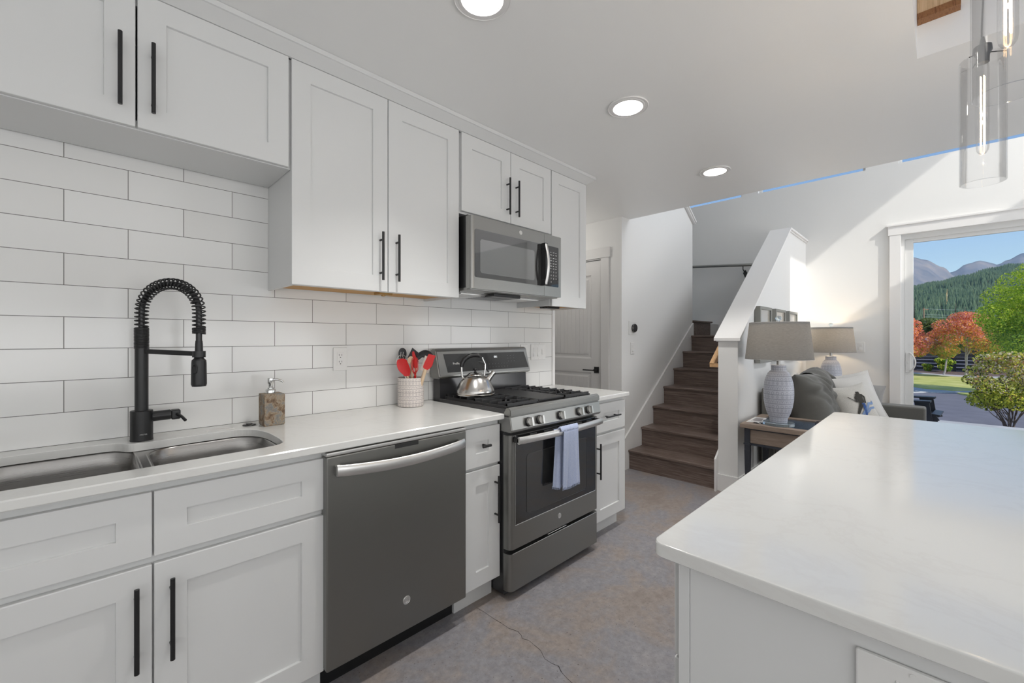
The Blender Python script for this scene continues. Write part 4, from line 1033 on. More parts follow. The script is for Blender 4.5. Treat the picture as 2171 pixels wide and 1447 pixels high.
def ell(cx_, cy_, rx, ry, rot, n=22):
    out = []
    for i in range(n):
        a = 2*PI*i/n; x = rx*math.cos(a); y = ry*math.sin(a)*(1.0+.12*math.sin(a))
        out.append(cr_(cx_+x*math.cos(rot)-y*math.sin(rot), cy_+x*math.sin(rot)+y*math.cos(rot)))
    return out
t = ut('slotted_spoon', 'dark grey slotted spoon at the left of the crock', 'utensil')
b = B(); flat(b, ell(300, 265, 78, 125, 0), 2.36, .003, scoop=.006); mesh('spoon_bowl', b, M['greynylon'], t, 40)
b = B(); stick(b, *cr_(302, 380), 2.36, inpot(.01, .03)); mesh('handle', b, M['greynylon'], t, 40)
b = B()
for x_ in (262, 306):
    flat(b, [cr_(x_-6, 325), cr_(x_+6, 325), cr_(x_+16, 232), cr_(x_+6, 232)], 2.352, .001)
mesh('slots', b, M['mark'], t)
t = ut('whisk', 'wire whisk behind the big red spoon', 'whisk')
for q in range(5):
    P = []
    for i in range(21):
        a = -PI*.5+2*PI*i/20; s_ = math.cos(q*PI/5)
        P.append(at_depth(*cr_(290+100*s_*math.cos(a)*1.0, 400-115*math.sin(a)*1.0), 2.33+.022*math.sin(q*PI/5)*math.cos(a)))
    P[0] = P[-1] = at_depth(*cr_(330, 560), 2.33)
    b = B(); tube(b, P, .0009, 6); mesh('wire', b, M['chrome'], t, 60)
b = B(); stick(b, *cr_(330, 550), 2.33, inpot(-.01, .0)); mesh('handle', b, M['chrome'], t, 40)
t = ut('red_spoon', 'large red silicone spoon with a wooden handle, leaning left', 'spoon')
b = B(); flat(b, [cr_(*p) for p in ((215, 380), (260, 362), (320, 360), (370, 380), (395, 430), (425, 500), (445, 560), (450, 620), (440, 680), (420, 698), (370, 700), (335, 690), (300, 655), (250, 610), (215, 560), (195, 500), (190, 440), (198, 400))], 2.285, .006, scoop=.008); mesh('spoon_head', b, M['red'], t, 60)
b = B(); stick(b, *cr_(392, 690), 2.288, inpot(.01, -.02), .0068); mesh('handle', b, M['wood'], t, 40)
t = ut('turner', 'black square turner, its corner pointing up', 'utensil')
b = B(); flat(b, [cr_(490, 150), cr_(620, 255), cr_(560, 420), cr_(470, 420), cr_(395, 345)], 2.37, .003); mesh('blade', b, M['greynylon'], t)
b = B(); stick(b, *cr_(505, 400), 2.37, inpot(.015, .035)); mesh('handle', b, M['greynylon'], t, 40)
t = ut('wooden_spoon', 'wooden spoon in the middle of the crock', 'spoon')
b = B(); flat(b, ell(455, 380, 52, 75, .35), 2.315, .005, scoop=.004); mesh('spoon_head', b, M['wood'], t, 40)
b = B(); stick(b, *cr_(478, 430), 2.318, inpot(.0, -.01), .007); mesh('handle', b, M['wood'], t, 40)
t = ut('red_spatula', 'narrow red silicone spatula standing upright in the crock', 'spatula')
b = B(); flat(b, [cr_(*p) for p in ((485, 240), (500, 215), (522, 225), (545, 290), (578, 400), (590, 520), (560, 560), (520, 540), (495, 400))], 2.335, .006); mesh('blade', b, M['red'], t, 40)
b = B(); stick(b, *cr_(560, 540), 2.335, inpot(.02, .01), .006); mesh('handle', b, M['wood'], t, 40)
t = ut('red_whisk', 'small red wire whisk in the crock', 'whisk')
for q in range(5):
    P = []; s_ = math.cos(q*PI/5+.2)
    for i in range(21):
        a = -PI*.5+2*PI*i/20
        P.append(at_depth(*cr_(525+70*s_*math.cos(a)+(20 if s_ > 0 else 0), 480-150*math.sin(a)), 2.285+.022*math.sin(q*PI/5)*math.cos(a)))
    P[0] = P[-1] = at_depth(*cr_(545, 690), 2.285)
    b = B(); tube(b, P, .0013, 6); mesh('wire', b, M['red'], t, 60)
b = B(); stick(b, *cr_(545, 680), 2.285, inpot(.01, -.02)); mesh('handle', b, M['red'], t, 40)
t = ut('ladle', 'dark grey round ladle at the back of the crock', 'ladle')
b = B(); flat(b, [cr_(*p) for p in ((590, 400), (560, 330), (600, 260), (660, 215), (730, 196), (800, 210), (855, 245), (885, 290), (870, 320), (800, 330), (740, 345), (680, 335), (640, 345))], 2.40, .004, scoop=.015); mesh('ladle_bowl', b, M['greynylon'], t, 40)
b = B(); stick(b, *cr_(590, 370), 2.40, inpot(.03, .03), .005); mesh('handle', b, M['greynylon'], t, 40)
t = ut('cream_spatula', 'cream silicone spatula behind the right-hand red one', 'spatula')
b = B(); flat(b, [cr_(*p) for p in ((735, 300), (775, 320), (870, 440), (800, 630), (745, 632), (640, 575))], 2.34, .004); mesh('blade', b, M['offwhite'], t, 40)
b = B(); stick(b, *cr_(712, 590), 2.342, inpot(.03, .0), .006); mesh('handle', b, M['offwhite'], t, 40)
t = ut('red_spatula', 'wide red silicone spatula leaning right on a wooden handle', 'spatula')
b = B(); flat(b, [cr_(*p) for p in ((795, 285), (815, 275), (915, 300), (930, 315), (895, 400), (860, 510), (775, 578), (735, 560), (700, 535), (698, 500), (740, 400))], 2.285, .008); mesh('blade', b, M['red'], t, 40)
b = B(); stick(b, *cr_(742, 560), 2.289, inpot(.02, -.03), .0095, .007); mesh('handle', b, M['wood'], t, 40)

# kettle --------------------------------------------------------------------
M['brushed'] = steel('brushed_kettle', (.60, .585, .565), .20, (2, 2, 260))
qx, qy, qz = 1.582, -.262, .9575
t = thing('kettle', 'stainless steel whistling kettle with a black grip handle', 'kettle', (qx, qy, qz))
b = B(); lathe(b, [(0, 0), (.100, 0), (.112, .003), (.1135, .008), (.109, .012), (.1105, .020), (.1095, .030), (.104, .043), (.100, .052), (.089, .072), (.076, .092), (.062, .106), (.050, .112), (.047, .1135), (0, .1135)], (qx, qy, qz), 64); mesh('body', b, M['brushed'], t, 35)
b = B(); lathe(b, [(.047, .1135), (.046, .117), (.036, .124), (.020, .130), (.008, .132), (0, .132)], (qx, qy, qz), 48); lid = mesh('lid', b, M['brushed'], t, 40)
b = B(); lathe(b, [(0, .130), (.007, .131), (.006, .137), (.012, .142), (.0145, .148), (.012, .153), (0, .155)], (qx, qy, qz), 28); mesh('lid_knob', b, M['bplast'], lid, 40)
hd = (RV*.96+FV*.28).normalized()
HP = lambda a, z: Vector((qx, qy, qz))+hd*a+Vector((0, 0, z))
b = B(); tube(b, [HP(-.068, .094), HP(-.077, .11), HP(-.080, .14), HP(-.080, .165)], .0052, 10); tube(b, [HP(-.055, .10), HP(-.068, .094), HP(-.072, .085)], .008, 10); mesh('handle_post', b, M['chrome'], t, 50)
b = B(); tube(b, [HP(.052, .10), HP(.054, .12), HP(.058, .15), HP(.058, .175), HP(.040, .215)], .0052, 10); mesh('handle_post', b, M['chrome'], t, 50)
gp_ = [HP(-.080, .160), HP(-.077, .182), HP(-.064, .204), HP(-.042, .220), HP(-.015, .228), HP(.010, .228), HP(.026, .222)]
b = B(); tube(b, gp_, [.012, .0135, .014, .014, .0135, .013, .011], 16); mesh('grip', b, M['bplast'], t, 60)
b = B(); tube(b, [HP(.026, .222), HP(.046, .206), HP(.062, .178), HP(.068, .15), HP(.078, .128)], .0045, 8); tube(b, [HP(.018, .188), HP(.036, .186), HP(.056, .176)], [.003, .006, .005], 8); mesh('trigger', b, M['bplast'], t, 50)
b = B(); tube(b, [HP(.074, .086), HP(.090, .104), HP(.104, .120)], [.019, .0145, .0135], 20); mesh('spout', b, M['brushed'], t, 50)
b = B(); tube(b, [HP(.078, .128), HP(.092, .128), HP(.104, .124)], .004, 8); tube(b, [HP(.100, .117), HP(.112, .129)], .0155, 20); mesh('whistle_cap', b, M['chrome'], t, 50)

# towel ---------------------------------------------------------------------
m = M['towel'] = mat('blue_towel_cloth', (.35, .42, .62), .9, spec=.1, Sheen_Weight=.3)
v = coord(m, (1, 1, 1)); ch = N(m, 'ShaderNodeTexVoronoi', feature='F1'); ch.inputs['Scale'].default_value = 420; L(m, v, ch.inputs['Vector'])
L(m, ramp(m, ch.outputs[0], [(.1, (.33, .41, .64)), (.5, (.46, .53, .73)), (.8, (.56, .61, .77))]), bsdf(m).inputs['Base Color']); bump(m, ch.outputs[0], .35, .002)
t = thing('dish_towel', 'light blue woven dish towel hanging over the oven handle', 'towel', (1.84, -.74, .8))
def towel_panel(x0, x1, y_front, ztop, zbot, side, seed):
    b = B(); nx, nz = 36, 70; R0 = random.Random(seed); rows = []
    th_ = .0045
    for lay in (0, 1):
        g = []
        for j in range(nz+1):
            s = j/nz; row = []
            for i in range(nx+1):
                u = i/nx; spread = 1+.12*s
                x = (x0+x1)/2+(u-.5)*(x1-x0)*(.86+.16*s)*spread*.95
                z = ztop-(ztop-zbot)*s+.006*math.sin(u*9+seed)*s
                if s < .06: 
                    a = PI/2*(1-s/.06); 
                fold = .007*math.sin(u*2*PI*1.5+seed)*s+.003*math.sin(u*2*PI*4+seed*2)*s
                y = y_front+side*(0) + fold*side - side*lay*th_
                if s < .05: y += -side*.016*(1-s/.05)**2*(-1 if side < 0 else 1)*-1*(1 if side < 0 else 1)
                row.append(b.verts.new((x, y, z)))
            g.append(row)
        rows.append(g)
        for j in range(nz):
            for i in range(nx): b.faces.new((g[j][i], g[j][i+1], g[j+1][i+1], g[j+1][i]))
    A_, B2 = rows
    for j in range(nz):
        for i_ in (0, nx): b.faces.new((A_[j][i_], A_[j+1][i_], B2[j+1][i_], B2[j][i_]))
    for i in range(nx):
        for j_ in (0, nz): b.faces.new((A_[j_][i], A_[j_][i+1], B2[j_][i+1], B2[j_][i]))
    for i in range(0, 34):   # fringe
        u = i/33; x = (x0+x1)/2+(u-.5)*(x1-x0)*1.08; z = zbot+.006*math.sin(u*9+seed)
        tube(b, [(x, y_front+side*.007*math.sin(u*3*PI+seed), z+.004), (x+.002*math.sin(i), y_front+side*.007*math.sin(u*3*PI+seed), z-.011)], .0012, 5)
    return b
hy = RF-.038-.018   # bar axis
mesh('front_fold', towel_panel(1.765, 1.915, hy-.0165, .800, .492, -1, 1.0), M['towel'], t, 60)
mesh('back_fold', towel_panel(1.728, 1.885, hy+.014, .800, .500, 1, 2.3), M['towel'], t, 60)
b = B(); nx = 30; rows = []
for i in range(nx+1):
    x = 1.760+.150*i/nx
    rows.append([b.verts.new((x+(.012*k/10-.006)*-1, hy+(.0165+.001*math.sin(i*.8))*math.cos(PI*k/10), .793+.0235*math.sin(PI*k/10)+.0008*math.sin(i*1.3))) for k in range(11)]+[b.verts.new((x, hy+.0125*math.cos(PI*k/10), .790+.018*math.sin(PI*k/10))) for k in range(10, -1, -1)])
for r0, r1 in zip(rows, rows[1:]):
    for k in range(22): b.faces.new((r0[k], r0[(k+1) % 22], r1[(k+1) % 22], r1[k]))
b.faces.new(rows[0]); b.faces.new(rows[-1]); mesh('top_fold', b, M['towel'], t, 60)

# ------------------------------------------------------------------ pendants over the island
def pendant(x, y, label):
    t = thing('pendant_lamp', label, 'pendant lamp', (x, y, 1.79), 'glass pendant lamps over the island')
    b = B(); lathe(b, [(.050, 1.79), (.0515, 1.788), (.053, 1.79), (.053, 2.192), (.0515, 2.194), (.050, 2.192), (.050, 1.79)], (x, y, 0), 72); mesh('glass_cylinder', b, M['pglass'], t, 50)
    b = B(); lathe(b, [(0, 2.262), (.004, 2.262), (.008, 2.24), (.021, 2.232), (.0225, 2.215), (.016, 2.200), (.0155, 2.178), (0, 2.176)], (x, y, 0), 32)
    mesh('socket', b, mat('dark_bronze', (.05, .055, .065), .35, .6), t, 40)
    b = B()
    for k_ in range(3): a = 2*PI*k_/3+.4; tube(b, [(x+.018*math.cos(a), y+.018*math.sin(a), 2.205), (x+.051*math.cos(a), y+.051*math.sin(a), 2.192)], .0018, 6)
    mesh('bracket_ring', b, M['black'], t, 40)
    b = B(); n = 60; tube(b, [(x+.0022*math.sin(i*.55), y+.0022*math.cos(i*.4), 2.26+(3.62-2.26)*i/n) for i in range(n+1)], .0022, 8); mesh('cord', b, M['black'], t, 60)
    b = B(); lathe(b, [(0, 3.64), (.055, 3.64), (.055, 3.62), (.01, 3.612), (0, 3.612)], (x, y, 0), 32); mesh('canopy', b, M['black'], t, 40)
    b = B(); lathe(b, [(.013, 2.178), (.0145, 2.165), (.0150, 2.15), (.0150, 1.905), (.013, 1.892), (.008, 1.884), (0, 1.882)], (x, y, 0), 28); bu_ = mesh('bulb', b, M['pglass'], t, 50)
    b = B()
    for a0 in range(4):
        a = a0*PI/2+.5; tube(b, [(x+.0055*math.cos(a)*(1+.15*math.sin(i)), y+.0055*math.sin(a), 2.135-(.225)*i/16) for i in range(17)], .0011, 6)
    mesh('filament', b, M['filament'], bu_)
    l = bpy.data.lights.new('pendant', 'POINT'); l.energy = 1.6; l.color = (1, .80, .58); l.shadow_soft_size = .004
    lo = bpy.data.objects.new('pendant_light', l); C.objects.link(lo); lo.location = (x, y, 2.02)
pendant(2.06, -2.25, 'clear glass cylinder pendant lamp farther from the camera'); pendant(1.34, -2.25, 'clear glass cylinder pendant lamp cropped at the top right')
b = B(); box(b, .62, 2.475, -2.29, -2.21, 3.64, 3.70); struct('trim_6', b, M['trim'])
t = thing('wooden_beam', 'short fir beam showing its end grain in the ceiling opening', 'beam', (2.3, -2.15, 2.6))
b = B(); box(b, 2.428, 2.474, -2.211, -2.086, 2.622, 3.64); mesh('beam_face', b, M['beamface'], t)
b = B(); box(b, 2.425, 2.474, -2.211, -2.086, 2.597, 2.622); mesh('beam_edge', b, M['beamend'], t)
# ------------------------------------------------------------------ sliding glass door and its casing
b = B(); box(b, XW-.030, XW, YS1, YS1+.093, 0, ZS, .002); struct('trim_7', b, M['trim'])
b = B(); box(b, XW-.034, XW, YS0-.12, YS1+.105, ZS, ZS+.112, .002); box(b, XW-.045, XW, YS0-.13, YS1+.118, ZS+.098, ZS+.118, .002); struct('trim_8', b, M['trim'])
b = B(); box(b, XW-.030, XW, YS0-.093, YS0, 0, ZS, .002); struct('trim_9', b, M['trim'])
d = bpy.data.objects.new('door_2', None); C.objects.link(d); d.location = (XW+.06, -3.0, 0); WL['door_2'] = Vector((XW+.06, -3.0, 0)); tag(d, kind='structure')
b = B(); box(b, XW+.012, XW+.13, YS1-.030, YS1, 0, ZS); box(b, XW+.012, XW+.13, YS0, YS0+.03, 0, ZS); box(b, XW+.0124, XW+.1296, YS0+.03, YS1-.03, ZS-.055, ZS); box(b, XW+.0124, XW+.1296, YS0+.03, YS1-.03, 0, .03); mesh('door_frame', b, M['vinyl'], d)
b = B(); ym = (YS0+YS1)/2
box(b, XW+.03, XW+.07, YS1-.098, YS1-.0302, .0302, ZS-.0552, .003); box(b, XW+.03, XW+.07, ym-.03, ym+.04, .03, ZS-.055, .003)
box(b, XW+.031, XW+.069, ym+.04, YS1-.098, ZS-.095, ZS-.0551); box(b, XW+.031, XW+.069, ym+.04, YS1-.098, .0301, .12)
box(b, XW+.078, XW+.118, YS0+.03, YS0+.098, .03, ZS-.055, .003); box(b, XW+.079, XW+.117, YS0+.098, ym-.03, ZS-.095, ZS-.0551); box(b, XW+.079, XW+.117, YS0+.098, ym-.03, .0301, .12); box(b, XW+.078, XW+.118, ym-.03, ym+.03, .03, ZS-.055, .003)
mesh('panel_frame', b, M['vinyl'], d)
mesh('door_glass', box(B(), XW+.048, XW+.053, ym+.03, YS1-.09, .11, ZS-.09), M['pane'], d); mesh('door_glass', box(B(), XW+.096, XW+.101, YS0+.09, ym-.02, .11, ZS-.09), M['pane'], d)
b = B(); hz0, hz1, hy_ = .90, 1.14, YS1-.062
box(b, XW+.022, XW+.03, hy_-.016, hy_+.028, hz0+.01, hz1-.01, .003)
tube(b, [(XW+.022, hy_-.008, hz0+.02)]+[(XW+.022-.040*math.sin(PI*i/14)**.6, hy_-.008-.045*math.sin(PI*i/14)**.7, hz0+.02+(hz1-hz0-.04)*i/14) for i in range(1, 14)]+[(XW+.022, hy_-.008, hz1-.02)], .007, 10)
mesh('door_handle', b, M['white'], d, 40)
mesh('lock_lever', box(B(), XW+.016, XW+.026, hy_+.004, hy_+.012, 1.005, 1.03, .002), M['white'], d)

# ------------------------------------------------------------------ side tables
def side_table(x0, y1, label, deep=.58, wide=.58):
    zt = .610; x1, y0 = x0+deep, y1-wide
    t = thing('side_table', label, 'side table', ((x0+x1)/2, (y0+y1)/2, 0), 'side tables at the ends of the sofa')
    b = B(); fr_ = .07
    box(b, x0, x1, y0, y0+fr_, zt-.034, zt, .003); box(b, x0, x1, y1-fr_, y1, zt-.034, zt, .003); box(b, x0, x0+fr_, y0+fr_, y1-fr_, zt-.034, zt, .001); box(b, x1-fr_, x1, y0+fr_, y1-fr_, zt-.034, zt, .001)
    mesh('table_top', b, M['tabletop'], t, 30)
    b = B(); box(b, x0+fr_, x1-fr_, y0+fr_, y1-fr_, zt-.020, zt-.012); mesh('top_inset', b, M['inset'], t, label='blue-grey speckled inset')
    mesh('glass_top', box(B(), x0+fr_-.004, x1-fr_+.004, y0+fr_-.004, y1-fr_+.004, zt-.008, zt-.003), M['pane'], t)
    for xx in (x0+.025, x1-.065):
        for yy in (y0+.025, y1-.065):
            b = B(); box(b, xx, xx+.04, yy, yy+.04, .40, zt-.034, .002); s1 = .006
            tt = B(); bmesh.ops.create_cube(tt, size=1)
            for v_ in tt.verts:
                k_ = .5 if v_.co.z > 0 else .32; v_.co = Vector((xx+.02+(k_ if v_.co.x > 0 else -k_)*.04, yy+.02+(k_ if v_.co.y > 0 else -k_)*.04, .40 if v_.co.z > 0 else 0))
            merge(b, tt); box(b, xx-.005, xx+.045, yy-.005, yy+.045, .442, .455, .002); mesh('leg', b, M['darkiron'], t, 30)
    b = B()
    box(b, x0+.03, x1-.03, y1-.055, y1-.040, .46, zt-.034); box(b, x0+.03, x1-.03, y0+.040, y0+.055, .46, zt-.034); box(b, x0+.040, x0+.055, y0+.055, y1-.055, .457, zt-.047); box(b, x1-.055, x1-.04, y0+.055, y1-.055, .46, zt-.034)
    mesh('apron', b, M['tabletop'], t)
    b = B()
    for z0_, z1_ in ((.440, .456), (zt-.048, zt-.034)):
        box(b, x0+.033, x1-.033, y1-.050, y1-.034, z0_, z1_); box(b, x0+.033, x1-.033, y0+.034, y0+.05, z0_, z1_); box(b, x0+.034, x0+.05, y0+.051, y1-.051, z0_, z1_); box(b, x1-.05, x1-.034, y0+.051, y1-.051, z0_, z1_)
    mesh('rail', b, M['darkiron'], t)
    mesh('shelf', box(B(), x0+.04, x1-.04, y0+.04, y1-.04, .14, .165, .002), M['tabletop'], t)
    return t
M['darkiron'] = mat('dark_blue_iron', (.030, .034, .045), .45)
m = M['inset'] = mat('blue_speckled_inset', (.1, .16, .26), .5); n = noise_tex(m, coord(m), 130, 4, .7)
L(m, ramp(m, n, [(.35, (.05, .085, .15)), (.6, (.16, .24, .36)), (.75, (.42, .48, .56))]), bsdf(m).inputs['Base Color'])
side_table(3.66, -1.035, 'wood-topped side table with dark iron legs, under the larger lamp')
side_table(5.75, -1.035, 'side table beyond the sofa in the far corner, under the smaller lamp', .50, .50)
# papers and woven basket on the near table
t = thing('paper_sheet', 'white sheet of paper at the back corner of the near side table', 'paper', (3.8, -1.1, .6105))
b = B(); prism(b, [(3.74, -1.055), (4.02, -1.045), (4.03, -1.13), (3.80, -1.158)], .6105, .6125, 'z'); mesh('sheet', b, mat('paper', (.75, .75, .75), .6), t)
b = B(); prism(b, [(3.82, -1.070), (3.98, -1.065), (3.98, -1.12), (3.84, -1.140)], .6125, .6131, 'z'); mesh('printed_panel', b, mat('paper_print', (.30, .28, .28), .6), t)
t = thing('decorative_tray', 'small dark openwork metal tray on the near side table', 'tray', (3.93, -1.53, .61))
b = B(); M['wire'] = mat('dark_wire', (.05, .05, .06), .4, .5)
for z in (.612, .645): tube(b, [(3.93+.07*math.cos(a), -1.535+.05*math.sin(a), z) for a in [2*PI*i/40 for i in range(40)]], .0028, 6, True)
for k_ in range(12):
    a0 = 2*PI*k_/12
    tube(b, [(3.93+.07*math.cos(a0+.26+.24*math.cos(s)), -1.535+.05*math.sin(a0+.26+.24*math.cos(s)), .6285+.016*math.sin(s)) for s in [2*PI*i/16 for i in range(16)]], .0016, 5, True)
mesh('openwork', b, M['wire'], t, 60); b = B(); lathe(b, [(0, .6105), (.045, .6105), (.045, .613), (0, .613)], (3.93, -1.535, 0), 30); mesh('tray_base', b, M['wire'], t)

# ------------------------------------------------------------------ table lamps
def shade_mat():
    m = bpy.data.materials.new('linen_shade'); m.use_nodes = True; n_ = m.node_tree; n_.nodes.clear()
    o = n_.nodes.new('ShaderNodeOutputMaterial'); df = n_.nodes.new('ShaderNodeBsdfDiffuse'); tl_ = n_.nodes.new('ShaderNodeBsdfTranslucent'); mx = n_.nodes.new('ShaderNodeMixShader')
    tc = n_.nodes.new('ShaderNodeTexCoord'); mp = n_.nodes.new('ShaderNodeMapping'); mp.inputs['Scale'].default_value = (30, 30, 260)
    nz = n_.nodes.new('ShaderNodeTexNoise'); nz.inputs['Scale'].default_value = 1.5
    cr2 = n_.nodes.new('ShaderNodeValToRGB'); e = cr2.color_ramp.elements; e[0].position = .3; e[0].color = (.44, .43, .415, 1); e[1].position = .7; e[1].color = (.54, .53, .51, 1)
    for a, b_ in ((tc.outputs['Object'], mp.inputs[0]), (mp.outputs[0], nz.inputs[0]), (nz.outputs[0], cr2.inputs[0]), (cr2.outputs[0], df.inputs[0]), (cr2.outputs[0], tl_.inputs[0]), (df.outputs[0], mx.inputs[1]), (tl_.outputs[0], mx.inputs[2]), (mx.outputs[0], o.inputs[0])): n_.links.new(a, b_)
    mx.inputs[0].default_value = .6; return m
M['shade'] = shade_mat(); M['shadetrim'] = mat('shade_trim', (.38, .37, .36), .8)
M['acrylic'] = mat('clear_acrylic', (.75, .85, .92), .04, 0, .5, Transmission_Weight=.85, IOR=1.3)
def table_lamp(x, y, label, watts):
    z0 = .6105; t = thing('table_lamp', label, 'table lamp', (x, y, z0), 'patterned ceramic table lamps')
    b = B(); lathe(b, [(0, 0), (.104, 0), (.106, .003), (.106, .020), (.103, .023), (0, .023)], (x, y, z0), 48); mesh('lamp_foot', b, M['acrylic'], t, 40)
    b = B(); pr = [(0, .0235), (.058, .0235), (.060, .03), (.060, .052), (.066, .062), (.080, .095), (.092, .14), (.1, .19), (.1025, .24), (.1015, .285), (.096, .33), (.086, .37), (.072, .402), (.058, .418), (.051, .424), (.051, .462), (.047, .466), (0, .466)]
    lathe(b, pr, (x, y, z0), 56); mesh('lamp_base', b, M['lampglaze'], t, 50)
    b = B(); cyl(b, (x, y, z0+.466), (x, y, z0+.60), .014, seg=20); lathe(b, [(0, .60), (.02, .60), (.02, .64), (0, .64)], (x, y, z0), 20); mesh('lamp_stem', b, M['slate2'], t, 40)
    b = B(); lathe(b, [(.229, .512), (.200, .790), (.1985, .790), (.2275, .512), (.229, .512)], (x, y, z0), 64); sh_ = mesh('lamp_shade', b, M['shade'], t, 40)
    b = B(); lathe(b, [(.2005, .778), (.1998, .795), (.197, .795), (.1975, .778), (.2005, .778)], (x, y, z0), 64); lathe(b, [(.2295, .508), (.2280, .518), (.226, .518), (.227, .508), (.2295, .508)], (x, y, z0), 64); mesh('shade_trim', b, M['shadetrim'], sh_, 40)
    b = B()
    for k_ in range(3): a = 2*PI*k_/3+.3; cyl(b, (x, y, z0+.785), (x+.198*math.cos(a), y+.198*math.sin(a), z0+.785), .002, seg=8)
    cyl(b, (x, y, z0+.62), (x, y, z0+.80), .003, seg=8); mesh('harp', b, M['slate2'], t)
    b = B(); lathe(b, [(0, .795), (.008, .797), (.008, .805), (.017, .812), (.0215, .823), (.021, .833), (.015, .843), (0, .848)], (x, y, z0), 32); mesh('finial', b, M['acrylic'], t, 60)
    b = B(); lathe(b, [(0, .64), (.014, .645), (.018, .66), (.028, .69), (.030, .71), (.022, .735), (0, .745)], (x, y, z0), 24); mesh('bulb', b, emit('lamp_bulb', (1, .78, .5), 6), t, 60)
    l = bpy.data.lights.new('table_lamp', 'POINT'); l.energy = watts; l.color = (1, .74, .46); l.shadow_soft_size = .04
    lo = bpy.data.objects.new('table_lamp_light', l); C.objects.link(lo); lo.location = (x, y, z0+.69)
    return t
table_lamp(3.80, -1.27, 'larger table lamp with patterned base, nearer the kitchen', 1.6); table_lamp(6.03, -1.275, 'table lamp in the far corner, partly behind the sofa cushions', 7.0)
b = B(); tube(b, [(3.72, -1.17, .613), (3.75, -1.13, .62), (3.80, -1.09, .618), (3.84, -1.07, .613)], .002, 6); tag(mesh('lamp_cord', b, M['white'], smooth=60, origin=(3.75, -1.12, .61)), 'white cord behind the near table lamp', 'cord')

# ------------------------------------------------------------------ pictures on the half wall
def art_mat(name, a, b_, sc, dark):
    m = mat(name, a, .5); v = coord(m, (sc, 1, sc*2.2)); n_ = noise_tex(m, v, 2.2, 6, .7, 1.2)
    L(m, ramp(m, n_, [(.35, b_), (.5, a), (.62, b_), (.75, dark)]), bsdf(m).inputs['Base Color']); return m
arts = [art_mat('print_snow', (.80, .83, .86), (.72, .75, .79), 3, (.55, .58, .63)), art_mat('print_text', (.86, .82, .80), (.82, .78, .76), 4, (.72, .67, .66)), art_mat('print_skier', (.76, .74, .72), (.74, .72, .70), 5, (.45, .42, .40))]
M['gframe'] = mat('grey_frame', (.26, .26, .24), .5)
for i, (x0, x1) in enumerate(((4.215, 4.59), (4.735, 5.11), (5.255, 5.63))):
    t = thing('picture_frame', ['grey framed picture nearest the newel, pale snowy print', 'grey framed picture in the middle, pale warm print', 'grey framed picture nearest the corner, in the sun strip'][i], 'picture', ((x0+x1)/2, -.99, 1.31), 'three small pictures on the half wall')
    z0, z1 = 1.058, 1.568; b = B(); f_ = .026
    for q in ((x0, x0+f_, z0, z1), (x1-f_, x1, z0, z1), (x0+f_, x1-f_, z0, z0+f_), (x0+f_, x1-f_, z1-f_, z1)): box(b, q[0], q[1], -1.034, -.988, q[2], q[3], .0015)
    mesh('frame', b, M['gframe'], t, 30); mesh('backing', box(B(), x0+.004, x1-.004, -.990, -.986, z0+.004, z1-.004), M['bplast'], t)
    mesh('print', box(B(), x0+f_, x1-f_, -1.006, -.994, z0+f_, z1-f_), arts[i], t); mesh('glass', box(B(), x0+f_, x1-f_, -1.028, -1.026, z0+f_, z1-f_), M['pane'], t)

# ------------------------------------------------------------------ sofa and soft things
def fabric(name, c, sc=420, var=.10):
    m = mat(name, c, .92, spec=.12, Sheen_Weight=.25); v = coord(m)
    n_ = noise_tex(m, v, sc, 3, .6); d0 = tuple(x*(1-var) for x in c[:3]); d1 = tuple(min(1, x*(1+var)) for x in c[:3])
    L(m, ramp(m, n_, [(.35, d0), (.65, d1)]), bsdf(m).inputs['Base Color']); bump(m, n_, .25, .002); return m
M['sofa'] = fabric('grey_sofa_fabric', (.135, .133, .122)); M['throw'] = fabric('grey_throw', (.165, .162, .153), 260, .14)
M['linen'] = fabric('white_linen', (.60, .585, .56)); M['cream'] = fabric('cream_canvas', (.56, .54, .50), 200)
def wr(p, seed, amp):
    q = Vector((p.x*5+seed, p.y*5, p.z*5)); return amp*(noise.noise(q)+.5*noise.noise(q*2.3))
def cushion(w_, h_, t_, Mx, mt, parent, name, seed=0, box_=3.4, pinch=.05, amp=.012, n=40, creases=None, th_=.55):
    b = B(); V_ = {}
    def pt(u, v, s):
        pr = max(0, (1-abs(u)**box_)*(1-abs(v)**box_))**th_
        x = w_/2*u*(1-pinch*(1-v*v)); z = h_/2*v*(1-pinch*(1-u*u)); y = s*t_/2*pr
        p = Vector((x, y, z)); e = wr(p, seed+(3 if s > 0 else 0), amp)*(pr**.6)
        if creases: e += creases(u, v, s)*pr
        return Vector((x, y+s*e, z))
    g = {}
    for s in (-1, 1):
        for i in range(n+1):
            for j in range(n+1):
                u = math.sin((-1+2*i/n)*PI/2); v = math.sin((-1+2*j/n)*PI/2); edge = i in (0, n) or j in (0, n)
                k_ = (i, j, 0 if edge else s)
                if k_ not in g: g[k_] = b.verts.new(Mx @ pt(u, v, s))
    for s in (-1, 1):
        for i in range(n):
            for j in range(n):
                q = [g[(a, c_, 0 if (a in (0, n) or c_ in (0, n)) else s)] for a, c_ in ((i, j), (i+1, j), (i+1, j+1), (i, j+1))]
                b.faces.new(q)
    return mesh(name, b, mt, parent, 180), pt
t = thing('sofa', 'grey fabric sofa with loose back cushions against the half wall', 'sofa', (5.0, -1.5, 0))
sx0, sx1 = 4.30, 5.69
b = B(); box(b, sx0, sx1, -1.125, -1.018, .10, .835, .018, 3); mesh('back_frame', b, M['sofa'], t, 40)
b = B(); box(b, sx0+.01, sx1-.01, -1.94, -1.12, .10, .30, .015, 3); mesh('base', b, M['sofa'], t, 40)
